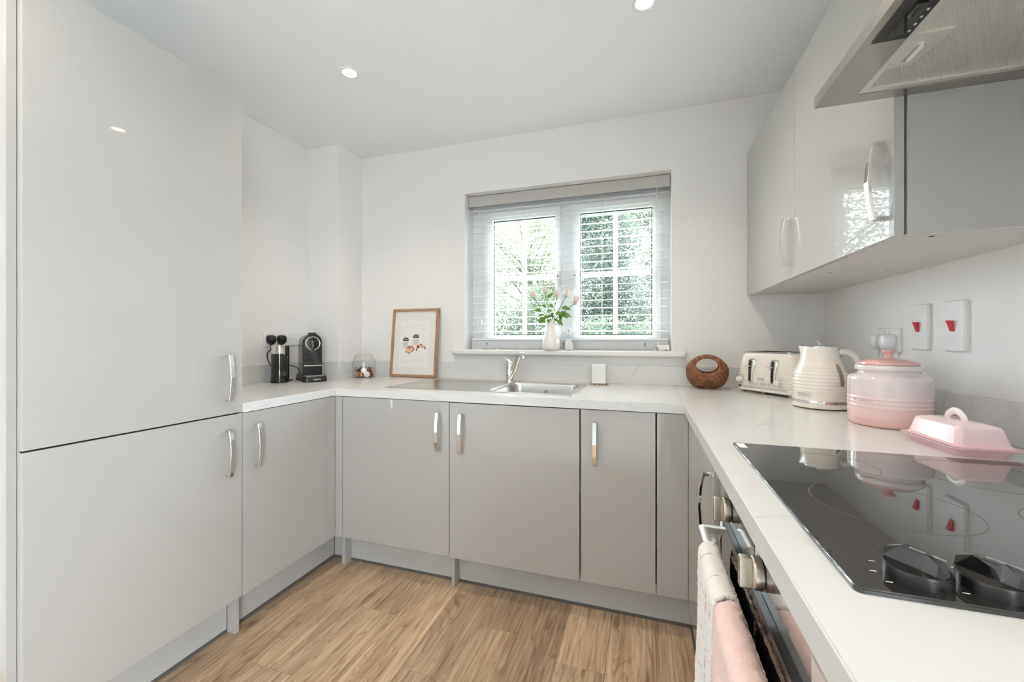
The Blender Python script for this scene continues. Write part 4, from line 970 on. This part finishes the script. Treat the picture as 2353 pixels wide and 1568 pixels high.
# head px, tilt, extra depth, leaves[(along stem, side dir px, length)]
roses = [((1228,678),(-.30,-.10),-.016,'blush rose leaning furthest toward the drainer side',1.0,[(.55,(-1,.1),.048),(.45,(-.6,-.4),.040),(.35,(-.9,-.2),.046)]),
         ((1251,667),(-.12,.05),.012,'pink-tipped rosebud standing tallest in the jug',.86,[(.80,(.3,.2),.050),(.70,(.5,-.3),.046),(.62,(-.5,.1),.038)]),
         ((1281,680),(.05,-.12),-.020,'fullest blush rose in the middle of the jug',1.05,[(.60,(-.7,-.3),.044),(.52,(.8,-.2),.046),(.40,(-.5,.2),.036)]),
         ((1300,676),(.18,.08),.014,'cream rosebud behind the middle rose in the jug',.85,[(.66,(.8,-.2),.052),(.56,(.6,-.5),.056),(.46,(-.6,-.3),.040)]),
         ((1321,693),(.42,-.05),-.006,'cream-pink rose leaning furthest toward the sink bowl side',1.0,[(.50,(.9,-.25),.054),(.40,(.7,-.7),.044),(.60,(-.3,-.8),.040)])]
for (hx, hy), (tx_, ty_), dy, label, sc_, leaves in roses:
    head = Vector((vx(hx), VY+dy, vz(hy)-.018)); foot = Vector((VX+(head.x-VX)*-.10, VY+dy*.3, WZ0+.03)); neck = Vector((VX+(head.x-VX)*.16, VY+dy*.5, WZ0+.172))
    t = thing('rose', label, 'rose', head, group='roses in the white jug')
    path = smooth_path([foot, neck, neck.lerp(head, .55)+Vector((0,0,.006)), head], 8)
    obj('stem', tube(path, .0021, 7), 'stemg', t)
    ax = Vector((tx_, ty_-.1, 1)).normalized(); R0, H0_ = .0195*sc_, .047*sc_
    b = newbm(); add_lathe(b, [(0,0),(R0*.55,.002),(R0*.85,.010),(R0*.82,H0_*.6),(R0*.66,H0_*.88),(R0*.36,H0_*1.02),(0,H0_*1.06)], 20, c=head, axis=ax)
    for k in range(5): petal(b, head, ax, k*2*PI/5+.4, R0*.96, H0_*(.98+.03*(k % 2)), .0012, 1.9, .006)
    for k in range(5): petal(b, head, ax, k*2*PI/5+1.1, R0*1.12, H0_*.88, .0035, 1.7, .010)
    obj('bloom', b, 'petal', t, angle=2)
    b = newbm(); q = Vector((0,0,1)).rotation_difference(ax).to_matrix()
    for k in range(5):
        a = k*2*PI/5; d = q @ Vector((math.cos(a), math.sin(a), -.1+.5*(k % 2))); leaf_blade(b, head+d*.004, d, ax, .024, .008)
    add_lathe(b, [(0,-.006),(.004,-.005),(.006,0),(.004,.004)], 10, c=head, axis=ax); obj('sepals', b, 'stemg', t)
    for s_, (lx, lz), ln in leaves+[(.48, (random.uniform(-.7,.7), random.uniform(-.3,.5)), .036), (.38, (random.uniform(-.7,.7), random.uniform(-.4,.4)), .034)]:
        p = path[int(s_*(len(path)-1))]
        d = Vector((lx, random.uniform(-.5,.2), lz+.15))
        lf = newbm(); st_ = p+d.normalized()*.012; add_tube(lf, [p, st_], .0009, 5); leaf_blade(lf, st_, d, Vector((0,-.75,.65)), ln*1.08, ln*.66)
        o = obj('leaf', lf, 'leafg', t)
t = thing('soap_bottle', 'clear glass bottle with round white stopper beside the jug', 'bottle', (1.7055, .022, WZ0))
obj('glass_body', loft([[(x*s, y*s, z) for x, y in rrect(.056, .044, .012, 4)] for s, z in ((.94,0),(1,.004),(1,.070),(.92,.078),(.45,.084),(.36,.090),(.36,.098))]), 'bottleglass', t, world=False, angle=.8)
obj('stopper', lathe([(0,.098),(.010,.098),(.010,.104),(.006,.106),(.0115,.112),(.0130,.119),(.0105,.127),(.005,.131),(0,.1315)], 28), 'white', t, world=False)
lb = obj('label', box(-.0175,.0175,-.0226,-.0222,.022,.064), 'label', t, world=False)
for i in range(3): obj('label_line', box(-.010,.006+.003*i,-.0228,-.0226,.050-i*.007,.052-i*.007), 'cupink', lb, world=False)
obj('soap', loft([[(x, y, z) for x, y in rrect(.051, .039, .010, 4)] for z in (.004, .046)]), mat('milky_liquid', (.78,.79,.80), .3), t, world=False)

# ------------------------------------------------------------------ wicker basket
t = thing('wicker_basket', 'brown woven wicker basket with round hoop handle by the toaster', 'basket', (2.4335, -.122, WT), -.10); t.scale = (.93, 1, 1)
def bsk(phi, tt, off=0.0):
    # phi: around the opening (0 = right, pi/2 = up); tt: 0 front opening edge .. pi back opening edge
    c, s = math.cos(phi), math.sin(phi)
    hx, hz = .058*c, .1175+.0375*s
    if s >= 0: ox, oz = .080*c, .1+.0705*s
    else: ox, oz = .104*(abs(c)**.72)*(1 if c > 0 else -1), .1+.0985*s*(abs(s)**-.25 if abs(s) > 1e-3 else 1)
    k = (1-s)/2                        # 0 at the top, 1 at the foot
    if s >= 0: ox = (.104-.020*s**1.2)*c
    Yh = .010+.052*k**.8
    if s < 0: Yh = .036+.026*(-s)**.8
    sn = math.sin(tt); x = hx+(ox-hx)*sn; z = hz+(oz-hz)*sn; y = -Yh*math.cos(tt)*(1+.25*sn*k)
    n = Vector((c*sn, -math.cos(tt), s*sn)).normalized()
    return Vector((x, y, max(z, .0022)))+n*off
RT = [PI*(i+.5)/11 for i in range(11)]
bm = newbm(); NS = 124
for i in range(NS):
    ph = 2*PI*i/NS; pts = []
    for j in range(23):
        tt = .05+(PI-.1)*j/22; pts.append(bsk(ph, tt, .0016*math.cos(tt*11+PI*i)))
    if math.sin(ph) > .80: continue
    add_tube(bm, pts, .00235, 5)
obj('weave', bm, 'wicker', t, world=False, angle=2)['kind'] = 'stuff'
bm = newbm()
for tt in RT: add_tube(bm, [bsk(2*PI*i/72, tt) for i in range(72)], .0017, 5, closed=True)
obj('ribs', bm, 'wicker_dark', t, world=False, angle=2)
for tt in (.03, PI-.03): obj('rim', tube([bsk(2*PI*i/72, tt) for i in range(72)], .0040, 8, closed=True), 'wicker', t, world=False, angle=2)
bm = newbm()
for i in range(26):
    ph = PI/2+(i-12.5)/13*.98
    add_tube(bm, [bsk(ph, tt, .0018) for tt in [2*PI*k/14/2 for k in range(15)]], .0028, 5)
obj('handle_wrap', bm, 'wicker', t, world=False, angle=2)

# ------------------------------------------------------------------ toaster
TU = Vector((.60, -.80, 0)); TN = Vector((.80, .60, 0)); TW, TD, TH = .310, .185, .190
tc_ = Vector((2.549, -.164, WT))+TU*(TW/2)+TN*(TD/2)
t = thing('toaster', 'cream ridged four-slice toaster with two chrome levers in the corner', 'toaster', tc_, math.atan2(TU.y, TU.x))
# local X along the front, +Y to the back, front at -Y
L_ = []
zs = [.016,.020,.030]+[.034+.0042*i for i in range(26)]+[.148,.160,.172,.180,.186,.190]
for z in zs:
    f = 1.0 if z < .09 else 1-.16*((z-.09)/.10)**1.5
    if z < .03: f *= 1.0
    rd = 0
    if .05 < z < .135: rd = .0008*math.cos((z-.05)/.0126*2*PI)
    if z > .18: rd -= (z-.18)*.6
    L_.append([(x, y, z) for x, y in rrect(TW*f+2*rd, TD*(.99 if z < .09 else f*.98+.0)+2*rd, .045*f, 7)])
body = loft(L_); by = obj('body', body, 'cream', t, world=False, angle=1.3)
obj('chrome_band', loft([[(x, y, z) for x, y in rrect(TW+.003, TD+.003, .046, 7)] for z in (.0245, .0325)]), 'chrome', t, world=False)
obj('base', loft([[(x, y, z) for x, y in rrect(TW+a, TD+a, .046, 7)] for a, z in ((-.012,.010),(.004,.013),(.004,.0240),(.0,.0245))]), 'cream', t, world=False)
for x in (-.115, -.01, .115):
    for y in (-.075, .075): obj('foot', lathe([(0,0),(.009,0),(.010,.010),(0,.010)], 16, c=(x, y, 0)), 'gauge', t, world=False)
tp = obj('top_plate', loft([[(x, y, z) for x, y in rrect(TW*.80, TD*.80, .03, 6)] for z in (.1895, .1935)]), 'steel', t, world=False)
for y in (-.048,-.018,.018,.048): obj('bread_slot', box(-.105,.105,y-.009,y+.009,.1932,.1942), 'dark', tp, world=False)
def front_y(z): f = 1.0 if z < .09 else 1-.16*((z-.09)/.10)**1.5; return -TD*(.99 if z < .09 else f*.98)/2
for lx in (-.066, .047):
    g = newbm(); sec = []
    for z, w in ((.052,.008),(.060,.0125),(.090,.0140),(.110,.0165),(.128,.0225),(.146,.0245),(.156,.021),(.160,.012)):
        y = front_y(z)-.0018; sec.append([(lx-w*.6, y, z), (lx+w, y-.0005, z)])
    R = [[g.verts.new(p) for p in s] for s in sec]
    for a, b in zip(R, R[1:]): g.faces.new((a[0], a[1], b[1], b[0]))
    pl2 = obj('lever_plate', g, 'steel', t, world=False, angle=2); md = pl2.modifiers.new('thickness', 'SOLIDIFY'); md.thickness = .0012
    g = newbm(); R = [[g.verts.new((lx-.003+dx, front_y(z)-.0032, z)) for dx in (-.0055,.0055)] for z in (.058,.08,.10,.12,.14,.152)]
    for a, b in zip(R, R[1:]): g.faces.new((a[0], a[1], b[1], b[0]))
    obj('lever_slot', g, 'blackgloss', pl2, world=False)
    lv = obj('lever', box(lx-.018, lx+.010, front_y(.126)-.024, front_y(.126)-.004, .123, .129, bev=.0025), 'chrome', t, world=False)
    obj('lever_stem', box(lx-.006, lx, front_y(.126)-.012, front_y(.126)+.004, .1235, .1285), 'chrome', lv, world=False)
for lx in (-.118, .076):
    k = obj('dial', lathe([(0,0),(.0195,0),(.0195,.003),(.0165,.004),(.0165,.014),(.0150,.0155),(0,.0155)], 36, c=(lx, front_y(.06)-.0005, .062), axis=(0,-1,0)), 'chrome', t, world=False)
    obj('dial_cap', lathe([(0,.0155),(.0135,.0155),(.0125,.0175),(0,.0175)], 32, c=(lx, front_y(.06)-.0005, .062), axis=(0,-1,0)), 'cream', k, world=False)
for i, bx in enumerate((-.070,-.053,-.035,-.007,.010,.029)):
    b = obj('button', lathe([(0,0),(.0058,0),(.0058,.003),(0,.0035)], 20, c=(bx, front_y(.05)-.0008, .0475), axis=(0,-1,0)), 'steel', t, world=False)
    obj('button_cap', lathe([(0,.0035),(.0042,.0032),(.0038,.0044),(0,.0044)], 16, c=(bx, front_y(.05)-.0008, .0475), axis=(0,-1,0)), 'cream', b, world=False)
bd = obj('badge', box(-.030,.006,front_y(.07)-.0022,front_y(.07)+.001,.0635,.0745,bev=.001), 'badge', t, world=False)
obj('badge_relief', box(-.024,0,front_y(.07)-.0026,front_y(.07)-.002,.0665,.0715,bev=.0002), 'steel', bd, world=False)

# ------------------------------------------------------------------ kettle
KX, KY = 2.7500, -.609
t = thing('kettle', 'cream ridged jug kettle with chrome-rimmed base beside the pink jar', 'kettle', (KX, KY, WT), math.radians(-19)); t.scale = (.84, .84, 1)
obj('power_base', lathe([(0,.003),(.098,.003),(.106,.006),(.1075,.012),(.1065,.021),(0,.021)], 56), 'cream', t, world=False, angle=.9)
for a in (0, 2.1, 4.2): obj('foot', lathe([(0,0),(.010,0),(.010,.004),(0,.004)], 12, c=(.085*math.cos(a), .085*math.sin(a), 0)), 'gauge', t, world=False)
obj('chrome_band', lathe([(0,.0212),(.1060,.0212),(.1066,.0225),(.1060,.0315),(0,.0315)], 56), 'chrome', t, world=False)
def kr(h):
    pts = [(.031,.1050),(.06,.1055),(.105,.1035),(.125,.0985),(.146,.0885),(.168,.0765),(.190,.0695),(.205,.0670),(.222,.0655)]
    for (a, ra), (b, rb) in zip(pts, pts[1:]):
        if h <= b: q = (h-a)/(b-a); return ra+(rb-ra)*(q)
    return pts[-1][1]
prof = [(0,.031)]
for i in range(96):
    h = .031+(.222-.031)*i/95; r = (kr(h-.004 if h > .04 else h)+kr(h)+kr(min(h+.004,.222)))/3
    if .065 < h < .150: r += .0007*math.cos((h-.065)/.0125*2*PI)
    prof.append((r, h))
prof += [(.0635,.2225),(0,.2215)]
kb = lathe(prof, 72)
for v in kb.verts:       # spout lip drawn out on -X
    if v.co.z > .165 and v.co.x < 0:
        k = ((v.co.z-.165)/.057)**2; a = max(0, 1-abs(v.co.y)/.030); v.co.x -= k*a*.014; v.co.z += k*a*.005
obj('body', kb, 'cream', t, world=False, angle=1.3)
ld = obj('lid', lathe([(0,.2222),(.0600,.2225),(.0600,.2262),(.057,.2275),(0,.2285)], 48), 'steel', t, world=False)
obj('lid_knob', lathe([(0,.2285),(.008,.2285),(.0085,.236),(.013,.243),(0,.2435)], 28), 'cream', ld, world=False)
obj('knob_cap', lathe([(0,.2435),(.0185,.2435),(.0195,.2455),(.012,.2475),(0,.248)], 28), 'chrome', ld, world=False)
hp = smooth_path([(.060,0,.203),(.078,0,.206),(.098,0,.203),(.118,0,.186),(.132,0,.155),(.140,0,.115),(.138,0,.085),(.126,0,.068),(.100,0,.064)], 6)
obj('handle', tube(hp, .0125, 16, sx=1.15), 'cream', t, world=False, angle=2)
for p, r, ax in (((.0655,0,.203),.0165,(1,0,.12)),((.101,0,.064),.0175,(1,0,.0))): obj('handle_collar', lathe([(0,0),(r,0),(r,.006),(0,.006)], 28, c=p, axis=ax), 'steel', t, world=False)
g = newbm(); sec = []
for h, w in ((.085,.004),(.090,.0085),(.105,.0095),(.125,.0095),(.145,.0095),(.158,.0085),(.164,.004)):
    a0 = -.80; r = kr(h)+.0022; sec.append([(r*math.cos(a0+q*w/r), r*math.sin(a0+q*w/r), h) for q in (-1,-.5,0,.5,1)])
R = [[g.verts.new(p) for p in s] for s in sec]
for a, b in zip(R, R[1:]):
    for k in range(4): g.faces.new((a[k], a[k+1], b[k+1], b[k]))
gz = obj('water_gauge', g, 'gauge', t, world=False, angle=2)
for i in range(4):
    h = .096+i*.013; r = kr(h)+.0026; a = -.80; obj('gauge_mark', prism([(r*math.cos(a-.02), r*math.sin(a-.02), h),(r*math.cos(a+.02), r*math.sin(a+.02), h),(r*math.cos(a+.02), r*math.sin(a+.02), h+.004),(r*math.cos(a-.02), r*math.sin(a-.02), h+.004)], (math.cos(a)*.0003, math.sin(a)*.0003, 0)), 'etch', gz, world=False)
sw = obj('switch', lathe([(0,0),(.010,0),(.010,.004),(0,.004)], 24, c=(.104*math.cos(-.5), .104*math.sin(-.5), .048), axis=(math.cos(-.5), math.sin(-.5), 0)), 'black', t, world=False)
obj('switch_lever', tube([(.106*math.cos(-.5), .106*math.sin(-.5), .048), (.124*math.cos(-.5), .124*math.sin(-.5), .049)], .0032, 10), 'chrome', sw, world=False)
def bent(s, size, R, a0, z0, depth=.0006):
    b = text_bm(s, size, depth); bmesh.ops.subdivide_edges(b, edges=[e for e in b.edges if e.calc_length() > .004], cuts=2)
    for v in b.verts: a = a0+v.co.x/R; r = R+v.co.z; v.co = Vector((r*math.cos(a), r*math.sin(a), z0+v.co.y))
    return b
g = newbm(); sec = [[(( .1062+kr(.052)-.1055)*math.cos(-2.12+q*.030/.106), (.1062+kr(.052)-.1055)*math.sin(-2.12+q*.030/.106), h) for q in (-1,-.5,0,.5,1)] for h in (.045,.059)]
R = [[g.verts.new(p) for p in s] for s in sec]
for k in range(4): g.faces.new((R[0][k], R[0][k+1], R[1][k+1], R[1][k]))
bd = obj('badge', g, 'badge', t, world=False)

# ------------------------------------------------------------------ pink storage jar
t = thing('storage_jar', 'large pink ombre stoneware jar with salmon knobbed lid', 'jar', (2.8167, -.908, WT), 0); t.scale = (.79, .79, 1)
prof = [(0,0),(.106,0),(.1135,.003),(.1175,.010),(.1195,.022)]
for i in range(60):
    h = .024+.112*i/59; r = .1205
    for rz_ in (.0575, .0695, .0815): r += .0022*math.exp(-((h-rz_)/.0028)**2)
    prof.append((r, h))
prof += [(.1185,.140),(.112,.1455),(.098,.1495),(.0905,.153),(.0885,.158),(.0895,.1605),(.0975,.1615),(.0985,.164),(.0985,.174),(.0965,.1765),(.083,.1768),(.082,.172),(0,.172)]
obj('jar_body', lathe(prof, 80), 'pinkjar', t, world=False, angle=1.3)
ld = obj('lid', lathe([(0,.1772),(.0855,.1772),(.0865,.1795),(.084,.184),(.070,.1905),(.045,.1955),(.012,.1985),(.0105,.204),(.012,.209),(.0195,.2145),(.0215,.2175),(.0205,.2200),(.014,.2215),(0,.2218)], 64), 'pinklid', t, world=False, angle=1.3)
va = math.atan2(CAM.y+.908, CAM.x-2.8167)
lt = obj('embossed_lettering', bent('LE CREUSET', .0135, .1212, va-.62, .0755, .0012), 'pinkjar', t, world=False, smooth=False)

# ------------------------------------------------------------------ butter dish
t = thing('butter_dish', 'pale pink lidded butter dish with loop handle by the hob', 'butter dish', (2.8150, -1.184, WT), .045); t.scale = (.88, .97, 1)
# local Y is the long side
def rr(w, d, r, z): return [(x, y, z) for x, y in rrect(w, d, r, 6)]
tray = loft([rr(.100,.158,.016,0), rr(.104,.162,.018,.004), rr(.122,.180,.020,.014), rr(.140,.198,.020,.0195), rr(.139,.197,.019,.0215), rr(.116,.174,.018,.0165), rr(.112,.170,.016,.0150)])
obj('tray', tray, 'pinkdish', t, world=False, angle=1.0)
lidb = loft([rr(.126,.184,.017,.0205), rr(.127,.185,.017,.0225), rr(.116,.174,.016,.0245), rr(.110,.168,.015,.029), rr(.095,.153,.014,.058), rr(.090,.148,.014,.0620), rr(.080,.138,.013,.0642), rr(.048,.100,.012,.0685)])
lb = obj('lid', lidb, 'pinkdish', t, world=False, angle=1.0)
obj('lid_handle', tube(smooth_path([(0,-.027,.066),(0,-.023,.076),(0,-.012,.0845),(0,.0,.0872),(0,.012,.0845),(0,.023,.076),(0,.027,.066)], 6), .0052, 14, sx=1.55), 'pinkdish', lb, world=False, angle=2)

# ------------------------------------------------------------------ trees and hedge outside
def leaves_mesh(centers, n, size, rnd, keep=None):
    vs_, fs_ = [], []
    for _ in range(n):
        c, rad = rnd.choice(centers)
        while True:
            d = Vector((rnd.gauss(0,1), rnd.gauss(0,1), rnd.gauss(0,1)))
            if d.length > .01: break
        d.normalize(); p = Vector(c)+Vector((d.x*rad[0], d.y*rad[1], d.z*rad[2]))*(rnd.random()**.35)
        a = Vector((rnd.gauss(0,1), rnd.gauss(0,1), rnd.gauss(0,.6))).normalized(); b = a.orthogonal().normalized(); b = (Matrix.Rotation(rnd.uniform(0, 6.28), 3, a) @ b)
        s = size*rnd.uniform(.6, 1.3); k = len(vs_)
        vs_ += [p-a*s, p+b*s*.45+a*s*.1, p+a*s, p-b*s*.45+a*s*.1]; fs_.append((k, k+1, k+2, k+3))
    me = bpy.data.meshes.new('foliage'); me.from_pydata(vs_, [], fs_); return me
def tree(name, label, cat, base, trunk_h, blobs, n, size, m, seed, branches=0, tr=.10, group='trees beyond the window'):
    rnd = random.Random(seed); t = thing(name, label, cat, base, group=group); B = Vector(base)
    top = B+Vector((0,0,trunk_h)); obj('trunk', tube(smooth_path([B, B+Vector((.06,.05,trunk_h*.5)), top], 5), lambda s: tr*(1-.6*s), 9), 'bark', t)
    for i in range(branches):
        c, rad = blobs[i % len(blobs)]; p0 = B+Vector((0,0,trunk_h*rnd.uniform(.35,.98))); p2 = Vector(c)+Vector((rnd.uniform(-1,1)*rad[0]*.8, rnd.uniform(-1,1)*rad[1]*.6, rnd.uniform(-.7,.9)*rad[2]))
        mid = p0.lerp(p2, .5)+Vector((rnd.uniform(-.2,.2), 0, rnd.uniform(.05,.3))); q = smooth_path([p0, mid, p2], 5); bb = newbm(); add_tube(bb, q, lambda s: .030*(1-.8*s)+.003, 6)
        for k in range(5):
            o_ = q[3+k]; e = o_+Vector((rnd.uniform(-.5,.5), rnd.uniform(-.3,.3), rnd.uniform(-.15,.45))); add_tube(bb, smooth_path([o_, o_.lerp(e,.5)+Vector((0,0,.06)), e], 3), lambda s: .010*(1-.8*s)+.002, 5)
        obj('branch', bb, 'bark', t)
    me = leaves_mesh(blobs, n, size, rnd); me.materials.append(M[m])
    o = bpy.data.objects.new('foliage', me); COL.objects.link(o); o.parent = t; o.location = -B; o['kind'] = 'stuff'
    return t
GZ = -.25
tr_ = tree('sparse_tree', 'pale leafy tree with bare spreading branches seen through the drainer-side pane', 'tree', (-.35, 6.6, GZ), 3.4,
     [((-1.1,6.4,2.6),(.7,.5,.45)),((-.35,6.3,3.1),(.65,.5,.5)),((.25,6.5,2.7),(.6,.5,.5)),((-.8,6.5,3.9),(.9,.6,.5)),((.3,6.6,3.8),(.7,.6,.5)),((-1.6,6.5,3.3),(.7,.5,.6)),((.1,6.4,2.2),(.5,.4,.3))], 17000, .034, 'leafpale', 11, branches=13, tr=.12); tr_.location += Vector((-.52, 1.75, -.25)); tr_.scale = (1.16, 1, 1.16)
tr_ = tree('hedge_shrub', 'dense clipped green hedge shrub below the pale tree', 'shrub', (-.9, 5.6, GZ), 1.0, [((-1.5,5.6,1.0),(.8,.45,1.15)),((-.75,5.6,1.05),(.8,.45,1.2)),((.1,5.7,1.0),(.6,.45,1.2))], 34000, .030, 'leafmid', 12); tr_.location += Vector((.10, -.60, 0))
tree('evergreen_tree', 'tall dense deep green tree filling the pane on the sink-bowl side', 'tree', (1.35, 6.4, GZ), 3.6,
     [((1.0,6.2,1.2),(.75,.6,.9)),((1.2,6.2,2.3),(.75,.6,.8)),((1.35,6.3,3.2),(.75,.6,.7)),((1.05,6.3,4.0),(.6,.5,.7)),((1.75,6.2,1.7),(.6,.6,.9))], 52000, .031, 'leafdeep', 13, branches=4)
tr_ = tree('leafy_tree', 'lighter green loose tree beside the dense evergreen outside', 'tree', (2.6, 7.4, GZ), 3.2,
     [((2.3,7.2,1.3),(.6,.5,.8)),((2.35,7.2,2.6),(.6,.5,.7)),((2.7,7.4,3.6),(.8,.6,.8)),((1.9,7.0,3.9),(.6,.5,.5)),((3.2,7.4,2.2),(.7,.6,.9))], 16000, .034, 'leafmid', 14, branches=8); tr_.location += Vector((.10, 1.0, 0)); tr_.scale = (1.1, 1, 1.1)
tr_ = tree('hedge_shrub', 'loose green shrub at the foot of the evergreen outside', 'shrub', (2.3, 5.4, GZ), .8, [((1.4,5.5,.75),(.7,.4,.85)),((2.2,5.5,.65),(.7,.4,.85))], 16000, .030, 'leafmid', 15); tr_.location += Vector((.05, -.62, 0))
